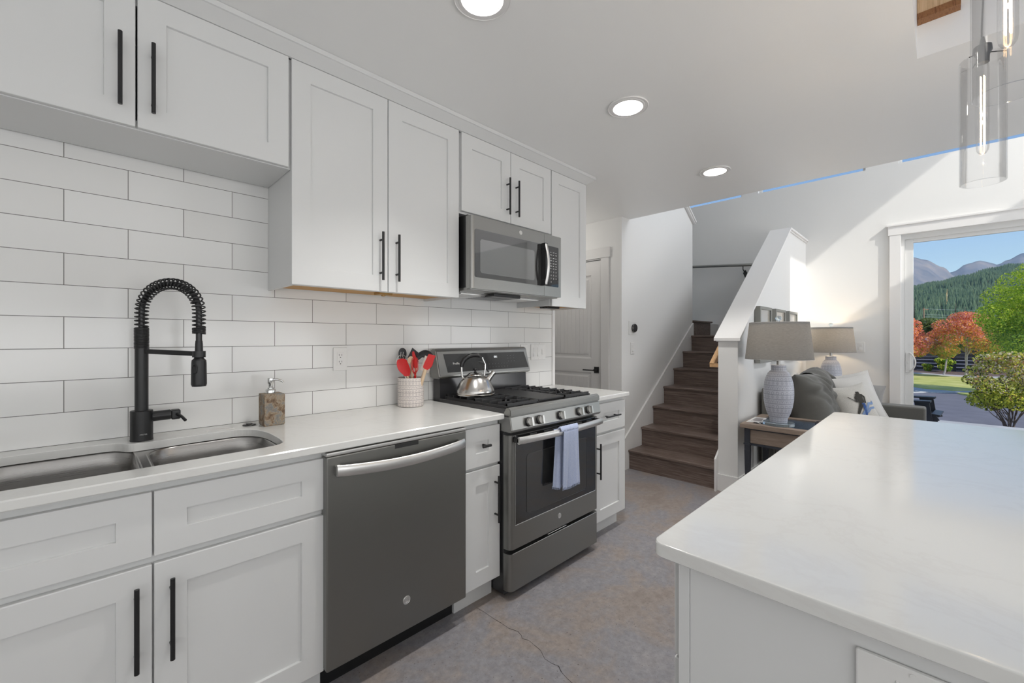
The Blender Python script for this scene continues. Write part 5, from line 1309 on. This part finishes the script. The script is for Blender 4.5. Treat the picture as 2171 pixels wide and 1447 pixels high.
b = B(); box(b, sx1-.19, sx1, -2.065, -1.12, .10, .632, .02, 4); mesh('arm', b, M['sofa'], t, 40)
for i, (a, c_) in enumerate(((sx0+.02, 4.89), (4.90, sx1-.20))):
    o, _ = cushion(c_-a, .84, .19, Matrix.Translation(((a+c_)/2, -1.54, .385)) @ Matrix.Rotation(PI/2, 4, 'X'), M['sofa'], t, 'seat_cushion', 3+i, 9, .0, .006, th_=.3)
for (x, y) in ((4.36, -1.86), (5.6, -1.86), (4.36, -1.1), (5.6, -1.1)): mesh('leg', cyl(B(), (x, y, 0), (x, y, .11), .018, .024, 16), M['darkiron'], t, 30)
cre = lambda u, v, s: .022*math.sin(14*(u*.5+v)+3*math.sin(4*u))*math.exp(-((v-.55)/.4)**2)+.018*math.exp(-((v+.9*u-.1)/.07)**2)-.016*math.exp(-((v+.7*u+.35)/.09)**2)+.020*math.exp(-((u*.8+v*.6-.55)/.10)**2)-.015*math.exp(-((u*.6+v*.8-.2)/.12)**2)+.01*math.sin(9*u+7*v)*math.exp(-((v-.7)/.35)**2)
for i, (xc, w_, tilt, yc, zc, h_, tk) in enumerate(((4.655, .66, 14, -1.335, .695, .54, .33), (5.20, .60, 13, -1.30, .70, .52, .28))):
    cushion(w_, h_, tk, Matrix.Translation((xc, yc, zc)) @ Matrix.Rotation(math.radians(-tilt), 4, 'X') @ Matrix.Rotation(math.radians(2-4*i), 4, 'Y'), M['sofa'], t, 'back_cushion', 11+5*i, 3.6, .03, .016, creases=cre, n=56)
# throw draped over the back cushion
t = thing('throw_blanket', 'crumpled grey throw blanket draped over the sofa back cushions', 'blanket', (5.0, -1.3, .9))
b = B(); nx, ny = 60, 80; g = []
for i in range(nx+1):
    u = i/nx; col_ = []
    for j in range(ny+1):
        s = j/ny; a = math.radians(-60+205*s)      # from behind, over the top, down the front
        x = 4.66+.62*u+.05*math.sin(3*s+u)-.10*s*(1-u)
        cy_, cz_ = -1.285-.02*math.sin(u*5), .715
        fold = .014*math.sin(u*17+s*4)+.010*math.sin(u*31-s*9)*(1 if s > .3 else .4)+.022*noise.noise(Vector((u*4, s*4, 2)))
        lo_ = 1-.16*(1-u)**3; ry, rz = (.162+fold)*lo_, (.262+fold*.8)*(1-.08*(1-u)**3)
        y = cy_-ry*math.sin(a)*(1.0); z = cz_+rz*math.cos(a)
        if a > PI*.5: y = cy_-ry-.04*(a-PI*.5); z = cz_-rz*(a-PI*.5)*.9
        col_.append((x, y, z))
    g.append(col_)
L1 = [[b.verts.new(p) for p in c_] for c_ in g]; L2 = [[b.verts.new((p[0], p[1]+.004, p[2]-.006)) for p in c_] for c_ in g]
for i in range(nx):
    for j in range(ny):
        b.faces.new((L1[i][j], L1[i+1][j], L1[i+1][j+1], L1[i][j+1])); b.faces.new((L2[i][j], L2[i][j+1], L2[i+1][j+1], L2[i+1][j]))
for i in range(nx):
    for j in (0, ny): b.faces.new((L1[i][j], L1[i+1][j], L2[i+1][j], L2[i][j]))
for j in range(ny):
    for i in (0, nx): b.faces.new((L1[i][j], L1[i][j+1], L2[i][j+1], L2[i][j]))
mesh('blanket', b, M['throw'], t, 180)
# throw pillows; each faces the camera side of the room (-X)
def pillow(name, label, c, w_, h_, tk, yaw, lean, roll, mt, seed):
    t = thing(name, label, 'pillow', c)
    Mx = Matrix.Translation(c) @ Matrix.Rotation(math.radians(yaw), 4, 'Z') @ Matrix.Rotation(math.radians(lean), 4, 'X') @ Matrix.Rotation(math.radians(roll), 4, 'Y')
    o, pt = cushion(w_, h_, tk, Mx, mt, t, 'cover', seed, 2.6, .10, .010, n=40, th_=.62)
    return t, Mx, pt
pillow('throw_pillow', 'large white linen pillow leaning in the sofa corner', (5.215, -1.565, .685), .48, .50, .19, -50, -24, -8, M['linen'], 21)
pillow('throw_pillow', 'white pillow of which one corner shows behind the large one', (5.37, -1.55, .70), .48, .50, .15, -52, -22, -9, M['linen'], 31)
t, Mx, pt = pillow('throw_pillow', 'cream pillow printed with a dark and blue skier figure', (4.93, -1.612, .655), .34, .43, .15, -50, -24, -10, M['cream'], 41)
def stroke(bm, pts, wid):
    """ribbon lying on the pillow face; pts in pillow u (left to right as seen), v"""
    P = []
    for (a, c_) in zip(pts, pts[1:]):
        for k_ in range(8): f_ = k_/8; P.append((a[0]+(c_[0]-a[0])*f_, a[1]+(c_[1]-a[1])*f_))
    P.append(pts[-1]); wd = wid if isinstance(wid, (list, tuple)) else [wid]*2
    rows = []
    for i, (u, v) in enumerate(P):
        a = P[max(i-1, 0)]; c_ = P[min(i+1, len(P)-1)]; dx, dy = c_[0]-a[0], c_[1]-a[1]; l_ = math.hypot(dx, dy) or 1
        ww = wd[0]+(wd[-1]-wd[0])*i/(len(P)-1); nx_, ny_ = -dy/l_*ww, dx/l_*ww
        rows.append([bm.verts.new(Mx @ (pt(u+nx_*s, v+ny_*s, -1)+Vector((0, -.006, 0)))) for s in (-1, 0, 1)])
    for r0, r1 in zip(rows, rows[1:]):
        for k_ in range(2): bm.faces.new((r0[k_], r0[k_+1], r1[k_+1], r1[k_]))
M['inkdark'] = mat('ink_dark', (.045, .042, .036), .9); M['inkblue'] = mat('ink_blue', (.035, .09, .28), .9); M['inklight'] = mat('ink_light_blue', (.20, .29, .48), .9)
def qv(x, y):
    yt = 830-.2*(x-1757); return (((x-(y-yt)*.55-1757)/76)*2-1, 1-2*(y-yt)/86)
def st(b_, pts_, w1, w2=None): stroke(b_, [qv(*p_) for p_ in pts_], [w1, w2 or w1])
b = B()
st(b, [(1810.5, 835), (1813, 840)], .085, .095); st(b, [(1813, 840), (1816, 846), (1821, 856)], .17, .15); st(b, [(1821, 855), (1818.5, 866), (1815.5, 878)], .11, .05)
st(b, [(1813.5, 841), (1806.8, 848), (1811.3, 856)], .055, .045); st(b, [(1819, 840.5), (1827, 844.5), (1829.5, 856)], .05, .035)
st(b, [(1811.6, 856), (1791, 847.4)], .016); st(b, [(1805.5, 841), (1811, 843)], .018); st(b, [(1805, 847), (1809, 842)], .02)
mesh('skier_print', b, M['inkdark'], t, label='dark skier silhouette')
b = B(); st(b, [(1824.5, 856.5), (1829.5, 867.5), (1834, 880)], .09, .05); mesh('leg_print', b, M['inkblue'], t, label='dark blue leg of the skier')
b = B(); st(b, [(1825, 879), (1834, 864), (1837, 856), (1848, 854), (1849.5, 849)], .06, .05); st(b, [(1834, 874), (1841, 865), (1852, 861)], .05, .045); mesh('ribbon_print', b, M['inklight'], t, label='pale blue trail')
pillow('throw_pillow', 'small grey pillow tip showing above the far sofa arm', (5.58, -1.62, .70), .30, .26, .12, -80, -5, 8, fabric('grey_pillow', (.30, .295, .29)), 51)
# ------------------------------------------------------------------ outdoors (ground about 0.8 m below the floor)
G0 = -.80
def nat(name, stops, sc, rough=.9, scale=(1, 1, 1), detail=6):
    m = mat(name, stops[0][1], rough, spec=.2); n_ = noise_tex(m, coord(m, scale), sc, detail, .65)
    L(m, ramp(m, n_, stops), bsdf(m).inputs['Base Color']); return m
M['asphalt'] = nat('asphalt', [(.3, (.165, .162, .19)), (.7, (.215, .21, .24))], 1.4)
M['grass'] = nat('lawn_grass', [(.3, (.36, .40, .09)), (.5, (.55, .55, .17)), (.7, (.68, .63, .26))], 1.2)
M['conc'] = nat('pale_concrete', [(.3, (.46, .45, .44)), (.7, (.58, .57, .55))], 3)
M['mulch'] = nat('mulch', [(.3, (.10, .065, .055)), (.6, (.22, .16, .14)), (.75, (.36, .28, .25))], 8)
gx = lambda px, py: at_px(px, py, G0)
struct('ground', box(B(), XW+.17, 170, -160, 150, G0-.6, G0), M['asphalt'])
struct('patio', box(B(), XW+.17, 10.6, -7.0, 1.0, G0, -.16), M['conc'])
def strip(name, poly, z1, m): return struct(name, prism(B(), [(p.x, p.y) for p in poly], G0-.02, z1, 'z'), m)
far = lambda p, k_: Vector((p.x, p.y, 0))
lawn = strip('lawn', [gx(1925, 819), gx(1960, 825), gx(2020, 829.5), gx(2090, 829), gx(2200, 826), gx(2350, 822), gx(2350, 808), gx(2200, 806), gx(2060, 802.5), gx(1925, 792.5), gx(1800, 786), gx(1800, 800)], G0+.06, M['grass'])
strip('kerb_strip', [gx(1800, 801), gx(1925, 826), gx(1950, 831.5), gx(2030, 833), gx(2120, 833), gx(2350, 830), gx(2350, 825), gx(2090, 829.2), gx(2020, 829.7), gx(1960, 825.2), gx(1925, 819.5)], G0+.03, M['conc'])
strip('driveway_apron', [gx(1800, 824), gx(1925, 830), gx(1960, 832), gx(1925, 833), gx(1800, 830)], G0+.02, M['conc'])
strip('lawn_corner', [gx(2030, 834.5), gx(2060, 840), gx(2110, 848), gx(2200, 866), gx(2350, 880), gx(2350, 834), gx(2120, 834)], G0+.05, M['grass'])
strip('sidewalk', [gx(1800, 786), gx(1925, 792.3), gx(2060, 802.2), gx(2200, 806), gx(2350, 808), gx(2350, 804), gx(2200, 802), gx(2060, 798.5), gx(1925, 789.8), gx(1800, 784)], G0+.05, M['conc'])
strip('mulch_bed', [gx(1800, 783.8), gx(1925, 789.6), gx(2060, 798.2), gx(2350, 803.5), gx(2350, 782), gx(2060, 782), gx(1925, 779), gx(1800, 776)], G0+.04, M['mulch'])

# horizontal-board fence
M['fence'] = mat('near_black_fence_stain', (.018, .019, .030), .6)
t = thing('board_fence', 'near-black horizontal board fence behind the lawn', 'fence', (36, -2, G0))
f0 = gx(1860, 781.5); f1 = gx(2210, 795.5); fd_ = (f1-f0); fl = fd_.length; fd_.normalize(); fn = Vector((-fd_.y, fd_.x, 0))
if fn.x > 0: fn = -fn
hf = 1.36
def along(bm, a, b_, z0, z1, th0, th1):
    P = [f0+fd_*a+fn*th0, f0+fd_*b_+fn*th0, f0+fd_*b_+fn*th1, f0+fd_*a+fn*th1]; prism(bm, [(p.x, p.y) for p in P], z0, z1, 'z')
nb = 6
for k_ in range(nb):
    b = B(); z = G0+.10+k_*(hf-.1)/nb; along(b, 0, fl, z, z+(hf-.1)/nb-.045, 0, .02); mesh('board', b, M['fence'], t)
s_ = 0.0
while s_ < fl:
    b = B(); along(b, s_, s_+.16, G0, G0+hf+.06, -.0, .12); mesh('post', b, M['fence'], t); s_ += 1.75

# foliage -------------------------------------------------------------------
def leafcloud(clusters, n, size, mats, seed, wts=None, zlim=None):
    """many small bent leaves scattered through ellipsoid clusters; colour picked leaf by leaf"""
    R0 = random.Random(seed); b = B(); vol = [c_[3]*c_[4]*c_[5] for c_ in clusters]; nm = len(mats)
    for i in range(n):
        c_ = R0.choices(clusters, vol)[0]
        while True:
            d_ = Vector((R0.uniform(-1, 1), R0.uniform(-1, 1), R0.uniform(-1, 1)))
            if .15 < d_.length < 1: break
        d_ = d_.normalized()*(d_.length**.45)
        p = Vector(c_[:3])+Vector((d_.x*c_[3], d_.y*c_[4], d_.z*c_[5]))
        nrm = (d_+Vector((R0.gauss(0, .6), R0.gauss(0, .6), R0.gauss(.25, .6)))).normalized(); u_, v_ = frame_of(nrm)
        a = R0.uniform(0, 2*PI); u2 = u_*math.cos(a)+v_*math.sin(a); v2 = nrm.cross(u2); s = size*R0.uniform(.6, 1.3)
        q = [b.verts.new(p+u2*s*x_+v2*s*y_+nrm*s*z_) for x_, y_, z_ in ((-.5, 0, 0), (0, -.36, .08), (.5, 0, -.05), (0, .36, .08))]
        k_ = wts(p, R0) if wts else R0.randrange(nm)
        b.faces.new((q[0], q[1], q[2])).material_index = k_; b.faces.new((q[0], q[2], q[3])).material_index = k_
    return b
def lm(name, c, tr=.35):
    m = bpy.data.materials.new(name); m.use_nodes = True; n_ = m.node_tree; n_.nodes.clear(); o = n_.nodes.new('ShaderNodeOutputMaterial'); d_ = n_.nodes.new('ShaderNodeBsdfDiffuse'); t_ = n_.nodes.new('ShaderNodeBsdfTranslucent'); x_ = n_.nodes.new('ShaderNodeMixShader')
    d_.inputs[0].default_value = (*c, 1); t_.inputs[0].default_value = (*c, 1); x_.inputs[0].default_value = tr
    n_.links.new(d_.outputs[0], x_.inputs[1]); n_.links.new(t_.outputs[0], x_.inputs[2]); n_.links.new(x_.outputs[0], o.inputs[0]); return m
REDS = [lm('leaf_coral', (.82, .29, .20)), lm('leaf_orange', (.90, .40, .10)), lm('leaf_olive', (.50, .46, .07)), lm('leaf_green', (.25, .34, .05)), lm('leaf_salmon', (.88, .46, .35))]
GREENS = [lm('leaf_lime', (.60, .72, .07), .45), lm('leaf_mid', (.32, .50, .06), .45), lm('leaf_deep', (.10, .22, .04), .4), lm('leaf_yellow', (.80, .84, .14), .45)]
SHRUB = [lm('leaf_yellowgreen', (.78, .76, .12), .45), lm('leaf_moss', (.42, .46, .07), .45), lm('leaf_cream', (.78, .66, .45), .3), lm('leaf_dark', (.09, .12, .03), .4), lm('leaf_rust', (.55, .28, .12), .4)]
M['bark'] = nat('bark', [(.3, (.10, .07, .06)), (.7, (.24, .18, .15))], 30); M['palebark'] = nat('pale_bark', [(.3, (.30, .26, .24)), (.7, (.50, .46, .43))], 30)
def branches(bm, base, top, r0, n, spread, seed, lv=2):
    R0 = random.Random(seed)
    def grow(p, d_, ln, r, k_):
        pts = [p]; dd = d_.copy()
        for i in range(5):
            dd = (dd+Vector((R0.gauss(0, .12), R0.gauss(0, .12), R0.gauss(.03, .08)))).normalized(); pts.append(pts[-1]+dd*ln/5)
        tube(bm, pts, [r*(1-.12*i) for i in range(6)], 6)
        if k_ > 0:
            for _ in range(3 if k_ > 1 else 2):
                q = pts[R0.randrange(2, 6)]; nd = (dd+Vector((R0.gauss(0, spread), R0.gauss(0, spread), R0.gauss(.15, .25)))).normalized(); grow(q, nd, ln*.62, r*.55, k_-1)
    base = Vector(base); top = Vector(top)
    for i in range(n):
        d_ = (top-base).normalized(); a = 2*PI*i/n+R0.random(); d_ = (d_+Vector((math.cos(a), math.sin(a), 0))*(spread*.9 if n > 1 else 0)).normalized()
        grow(base+Vector((R0.uniform(-1, 1), R0.uniform(-1, 1), 0))*r0*(.6 if n > 1 else 0), d_, (top-base).length*R0.uniform(.8, 1), r0*(1 if n == 1 else .6), lv)
def lobes(c, R_, H_, n, seed, sz=.42):
    R0 = random.Random(seed); out = []
    for i in range(n):
        a = R0.uniform(0, 2*PI); e = R0.uniform(-.8, 1); rr = math.sqrt(max(0, 1-e*e))*R0.uniform(.35, .85)
        out.append((c[0]+R_*rr*math.cos(a), c[1]+R_*rr*math.sin(a), c[2]+H_*e*.75, R_*sz, R_*sz, H_*sz*.75))
    return out
def tree(name, label, px, d, ztop, zbot, R_, mats, n, size, seed, gz=G0, wts=None, nl=16, bark='bark', cat='tree', trunk_r=None, sz=.42, group=None, pxc=None):
    p = at_depth(px, HOR, d); base = Vector((p.x, p.y, gz)); t = thing(name, label, cat, base, group)
    c = Vector((p.x, p.y, (ztop+zbot)/2))
    if pxc: q = at_depth(pxc, HOR, d); c.x, c.y = q.x, q.y
    b = B(); branches(b, base, base+Vector((c.x-p.x, c.y-p.y, (ztop-gz)*.62)), trunk_r or R_*.05, 1, .35, seed, 2); mesh('trunk', b, M[bark], t, 60)
    H_ = (ztop-zbot)/2
    mesh('foliage', leafcloud(lobes(c, R_, H_, nl, seed, sz), n, size, mats, seed, wts), mats, t); return t
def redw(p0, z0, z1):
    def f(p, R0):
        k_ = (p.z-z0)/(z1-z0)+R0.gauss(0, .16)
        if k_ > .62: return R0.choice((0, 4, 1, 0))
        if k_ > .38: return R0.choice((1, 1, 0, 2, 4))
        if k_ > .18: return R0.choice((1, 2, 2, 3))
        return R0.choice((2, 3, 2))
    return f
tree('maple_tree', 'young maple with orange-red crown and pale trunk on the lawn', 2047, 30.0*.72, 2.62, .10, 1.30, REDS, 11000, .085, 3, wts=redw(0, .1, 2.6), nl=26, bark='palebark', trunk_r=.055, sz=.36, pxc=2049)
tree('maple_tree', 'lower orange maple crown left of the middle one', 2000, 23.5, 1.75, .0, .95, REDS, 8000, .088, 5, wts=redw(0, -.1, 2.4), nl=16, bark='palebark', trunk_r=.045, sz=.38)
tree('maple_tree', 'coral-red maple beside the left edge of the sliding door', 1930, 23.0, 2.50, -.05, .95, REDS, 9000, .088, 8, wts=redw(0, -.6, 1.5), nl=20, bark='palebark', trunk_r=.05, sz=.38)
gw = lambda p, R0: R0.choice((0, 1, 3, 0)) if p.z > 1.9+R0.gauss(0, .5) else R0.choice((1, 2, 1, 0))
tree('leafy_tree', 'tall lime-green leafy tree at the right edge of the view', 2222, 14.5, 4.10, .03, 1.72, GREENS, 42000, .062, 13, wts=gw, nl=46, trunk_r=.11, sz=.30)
tree('leafy_tree', 'darker green leafy tree behind the foreground shrub', 2118, 25.0, 1.95, -.3, 1.6, GREENS[1:3], 14000, .10, 15, nl=20, trunk_r=.07, sz=.36)
sw = lambda p, R0: R0.choice((0, 0, 1, 2, 3, 2, 4)) if p.z > .25+R0.gauss(0, .15) else R0.choice((0, 1, 1, 3, 0))
# foreground shrub with many thin stems
p = at_depth(2141, HOR, 9.0); base = Vector((p.x, p.y, G0)); t = thing('leafy_shrub', 'yellow-green multi-stemmed shrub close outside the sliding door', 'shrub', base)
b = B(); branches(b, base, base+Vector((0, 0, .82)), .034, 7, .34, 33, 2); mesh('stems', b, M['bark'], t, 60)
cl_ = lobes((p.x-.02, p.y-.04, .30), .98, .78, 54, 21, .22)
mesh('foliage', leafcloud(cl_, 14000, .048, SHRUB, 77, sw), SHRUB, t)
# conifers
M['needle'] = nat('spruce_green', [(.3, (.028, .052, .030)), (.7, (.07, .11, .06))], 3); M['needle2'] = nat('thin_spruce', [(.3, (.10, .12, .08)), (.7, (.19, .20, .13))], 3)
def conifer(label, px, d, py_top, py_bot, half_px, mt, seed, tiers=22, open_=0, group=None):
    tp_ = at_depth(px, py_top, d); bt = at_depth(px, py_bot, d); r = half_px*d/FPX; R0 = random.Random(seed)
    gz = G0; t = thing('spruce_tree', label, 'tree', (bt.x, bt.y, gz), group); b = B(); cyl(b, (bt.x, bt.y, gz), (tp_.x, tp_.y, tp_.z), r*.07+.05, .02, 10); mesh('trunk', b, M['bark'], t, 60)
    b = B(); H_ = tp_.z-bt.z
    for k_ in range(tiers):
        f_ = k_/(tiers-1); z = bt.z+H_*f_; rr = r*(1-f_)**.85*R0.uniform(.85, 1.1)+.04*r
        nb_ = 15 if not open_ else 11
        for j in range(nb_):
            a = 2*PI*j/nb_+R0.uniform(-.25, .25)+k_; ln = rr*R0.uniform(.65, 1.1); dz = -ln*R0.uniform(.12, .34)
            e = Vector((math.cos(a), math.sin(a), 0)); s2 = Vector((-e.y, e.x, 0)); o_ = Vector((bt.x, bt.y, z+R0.uniform(-.5, .5)*H_/tiers)); w2 = ln*(.20 if open_ else .30)
            m_ = 7
            for q in range(m_):
                u0, u1 = q/m_, (q+1)/m_; pa = o_+e*ln*u0+Vector((0, 0, dz*u0)); pb = o_+e*ln*u1+Vector((0, 0, dz*u1))
                for sg in (-1, 1):
                    tip = pb+s2*sg*w2*(1-u0)*R0.uniform(.7, 1.2)+Vector((0, 0, -w2*.35*R0.random()))+e*w2*.3
                    b.faces.new((b.verts.new(pa), b.verts.new(pb), b.verts.new(tip)))
    mesh('needles', b, M[mt], t)
conifer('dark spruce at the left edge of the sliding door view', 1938, 46, 634, 712, 15, 'needle', 1, 20)
conifer('thin tall old spruce with sparse branches right of centre', 2119, 62, 590, 706, 31, 'needle2', 2, 26, 1)
conifer('dark spruce in the middle distance behind the maple top', 2026, 60, 643, 706, 17, 'needle', 3, 20)
conifer('smaller dark spruce just right of the middle one', 2046, 64, 650, 706, 13, 'needle', 4, 18)
OL = [lm('leaf_olive_far', (.24, .29, .09)), lm('leaf_sage', (.17, .22, .08))]
tree('leafy_tree', 'olive-green tree row behind the utility pole', 1985, 52, 3.9, -.2, 2.6, OL, 6000, .30, 41, nl=16, trunk_r=.12)
tree('leafy_tree', 'olive-green tree left of the dark spruces', 1962, 55, 3.3, -.2, 2.2, OL, 4000, .30, 43, nl=12, trunk_r=.12)
for px_, py_, r_, lab in ((2002, 788, .55, 'round shrub in front of the black fence'), (1966, 786, .30, 'small low bush beside the fence posts')):
    p = gx(px_, py_+1.5); t = thing('round_bush', lab, 'bush', (p.x, p.y, G0)); b = B(); branches(b, p, p+Vector((0, 0, r_)), .03, 4, .4, int(px_), 1); mesh('stems', b, M['bark'], t)
    mesh('foliage', leafcloud(lobes((p.x, p.y, G0+r_*.85), r_, r_*.75, 9, 5, .45), 1500, .10, GREENS[1:3]+[SHRUB[0]], 4), GREENS[1:3]+[SHRUB[0]], t)
# utility pole with a transformer and wires
p = at_depth(1958.5, HOR, 124); ztp = at_depth(1958.5, 652, 124).z
t = thing('utility_pole', 'wooden utility pole with crossarm and grey transformer', 'utility pole', (p.x, p.y, G0)); M['polewood'] = mat('pole_wood', (.30, .19, .11), .8)
b = B(); cyl(b, (p.x, p.y, G0), (p.x, p.y, ztp), .20, .15, 12); mesh('pole', b, M['polewood'], t, 40)
b = B(); q0 = Vector((p.x, p.y, ztp-.5)); obox(b, q0-RV*.3, q0+RV*1.3, .08, .08); mesh('crossarm', b, M['polewood'], t)
b = B(); tq = at_depth(1961.5, 681, 123.5); cyl(b, tq-Vector((0, 0, .5)), tq+Vector((0, 0, .5)), .34, seg=16); mesh('transformer', b, mat('transformer_grey', (.55, .58, .62), .5), t, 40)
for dz_ in (-.3, -1.9, -2.6):
    b = B(); a = Vector((p.x, p.y, ztp+dz_)); e_ = at_depth(2330, 660, 110); e_.z = ztp+dz_+.3
    tube(b, [a.lerp(e_, i/16)+Vector((0, 0, -1.0*math.sin(PI*i/16))) for i in range(17)], .022, 5); mesh('wire', b, mat('wire_grey', (.55, .58, .6), .6), t)
# neighbouring house behind the maples
t = thing('house', 'low house with a grey roof behind the maples', 'house', tuple(gx(2000, 770)))
c0 = at_depth(1990, HOR, 42); cx_, cy_ = c0.x, c0.y
b = B(); box(b, cx_, cx_+7, cy_-4.5, cy_+1.6, G0, .95); mesh('wall', b, mat('dark_siding', (.09, .085, .10), .7), t)
b = B(); prism(b, [(cy_-5.0, .90), (cy_+2.0, .90), (cy_+.2, 1.75), (cy_-3.2, 1.75)], cx_-.4, cx_+7.4, 'x'); mesh('roof', b, mat('grey_shingles', (.42, .41, .43), .8), t)
b = B(); box(b, cx_-.03, cx_, cy_-1.5, cy_-.4, -.1, .6); mesh('window', b, M['bglass'], t)
# adirondack chairs on the patio
def adirondack(loc, rz, label):
    t = thing('adirondack_chair', label, 'chair', (0, 0, 0)); M.setdefault('ac', mat('black_plastic_lumber', (.010, .011, .016), .38, spec=.5)); m_ = M['ac']
    for s in (-1, 1):
        b = B(); prism(b, [(-.42, .545), (.36, .57), (.36, .592), (-.42, .567)], s*.30-.075 if s > 0 else -.375, s*.30+.075 if s > 0 else -.225, 'y'); mesh('armrest', b, m_, t)
        b = B(); prism(b, [(.28, 0), (.42, 0), (.34, .57), (.19, .57)], s*.27-.014, s*.27+.014, 'y'); mesh('front_leg', b, m_, t)
        b = B(); prism(b, [(-.62, 0), (-.50, 0), (.36, .30), (.44, .33), (.40, .40), (.30, .40), (-.62, .10)], s*.235-.014, s*.235+.014, 'y'); mesh('side_rail', b, m_, t)
    for k_ in range(6):
        x = .36-.10*k_; z = .395-.045*k_; b = B(); prism(b, [(x, z), (x+.085, z+.03 if k_ else z-.01), (x+.085, z+.048 if k_ else z+.008), (x, z+.018)], -.25, .25, 'y'); mesh('seat_slat', b, m_, t)
    for k_ in range(5):
        y = -.20+.10*k_; b = B(); h_ = .98-.03*abs(k_-2)**1.5; tt = [(-.20, .16), (-.18, .15), (-.44, h_), (-.46, h_)]; prism(b, tt, y-.044, y+.044, 'y'); mesh('back_slat', b, m_, t)
    b = B(); box(b, -.42, -.39, -.36, .36, .53, .57); mesh('back_brace', b, m_, t)
    t.location = loc; t.rotation_euler = (0, 0, rz); return t
a_ = at_depth(1981, HOR, 5.95)
adirondack((8.40, -1.735, -.16), math.radians(-94), 'black adirondack chair on the patio outside the sliding door')

# forested hill and mountains -------------------------------------------------
def ridge(name, pts, d, depth, mt, seed, rows=26, cols=90, amp=1.0, foot=0):
    """hill body: crest given in photo pixels at distance d, sloping back down towards the viewer"""
    b = B(); g = []
    xs_ = [p[0] for p in pts]
    def crest(px):
        for (a, c_) in zip(pts, pts[1:]):
            if a[0] <= px <= c_[0]: f_ = (px-a[0])/(c_[0]-a[0]); f_ = f_*f_*(3-2*f_); return a[1]+(c_[1]-a[1])*f_
        return pts[-1][1]
    for i in range(cols+1):
        px = xs_[0]+(xs_[-1]-xs_[0])*i/cols; col_ = []
        for j in range(rows+1):
            f_ = j/rows; dd = d-depth*(1-f_); zc = at_depth(px, crest(px), d).z; p = at_depth(px, HOR, dd)
            z = G0+foot+(zc-G0-foot)*(f_**.9)+amp*noise.noise(Vector((p.x/d*14+seed, p.y/d*14, j*.15)))*f_*(1-f_)*4
            col_.append(b.verts.new((p.x, p.y, z)))
        p = at_depth(px, HOR, d+depth*.4); col_.append(b.verts.new((p.x, p.y, G0)))
        g.append(col_)
    for i in range(cols):
        for j in range(rows+1): b.faces.new((g[i][j], g[i+1][j], g[i+1][j+1], g[i][j+1]))
    co = [[v_.co.copy() for v_ in c_] for c_ in g]
    return struct(name, b, mt, 180), co
M['hillside'] = nat('forest_floor', [(.35, (.055, .085, .055)), (.6, (.11, .13, .08)), (.75, (.20, .20, .12))], .02)
M['mount'] = nat('bare_mountain', [(.35, (.12, .14, .19)), (.5, (.22, .22, .25)), (.65, (.34, .30, .28))], .0035, detail=9)
crest = [(1700, 630), (1860, 618), (1930, 613), (1985, 603), (2040, 590), (2100, 573), (2150, 565), (2230, 552), (2420, 540), (2700, 560)]
o, co = ridge('forested_hill', crest, 900, 640, M['hillside'], 3, 40, 120, 14)
R0 = random.Random(5); b = B(); nc = len(co); nr = len(co[0])-1
for k_ in range(30000):
    i = R0.uniform(0, nc-1.001); j = (R0.random()**.8)*(nr-1.001); ii, jj = int(i), int(j); fi, fj = i-ii, j-jj
    p = co[ii][jj].lerp(co[ii+1][jj], fi).lerp(co[ii][jj+1].lerp(co[ii+1][jj+1], fi), fj)
    ht = R0.uniform(4.5, 9.5); r_ = ht*R0.uniform(.16, .24); tp_ = b.verts.new(p+Vector((0, 0, ht))); rg = [b.verts.new(p+Vector((r_*math.cos(a), r_*math.sin(a), -1))) for a in (0, 1.2566, 2.513, 3.77, 5.027)]
    for q in range(5): b.faces.new((tp_, rg[q], rg[(q+1) % 5]))
m = M['conifers'] = mat('distant_conifers', (.05, .10, .06), .9, spec=.1); n_ = noise_tex(m, coord(m), .03, 3); n2 = noise_tex(m, coord(m), .4, 2)
L(m, mixc(m, .5, ramp(m, n_, [(.3, (.075, .14, .10)), (.7, (.19, .27, .15))]), ramp(m, n2, [(.3, (.06, .11, .085)), (.7, (.24, .32, .17))])), bsdf(m).inputs['Base Color'])
o = mesh('hillside_conifers', b, m); tag(o, 'dense conifer forest covering the hillside', 'trees', kind='stuff')
mt_ = [(1600, 575), (1840, 552), (1900, 545), (1935, 545), (1960, 550), (2000, 566), (2022, 583), (2040, 588), (2120, 640), (2200, 660)]
ridge('mountain_left', mt_, 3900, 1500, M['mount'], 9, 24, 90, 70)
mt2 = [(1900, 640), (1980, 600), (2022, 575), (2050, 559), (2078, 552), (2098, 556), (2116, 561), (2132, 552), (2171, 536), (2260, 505), (2420, 500), (2700, 540)]
ridge('mountain_right', mt2, 4600, 1500, M['mount'], 12, 24, 90, 70)
# mountain haze: a real thin volume of air out in the valley
hz = bpy.data.materials.new('valley_haze'); hz.use_nodes = True; n_ = hz.node_tree; n_.nodes.clear(); o_ = n_.nodes.new('ShaderNodeOutputMaterial'); vs_ = n_.nodes.new('ShaderNodeVolumeScatter')
vs_.inputs['Color'].default_value = (.50, .70, 1.0, 1); vs_.inputs['Density'].default_value = .00010; vs_.inputs['Anisotropy'].default_value = .2; n_.links.new(vs_.outputs[0], o_.inputs['Volume'])
o = mesh('valley_haze', box(B(), 260, 6500, -3500, 3500, G0, 900), hz); tag(o, kind='structure')
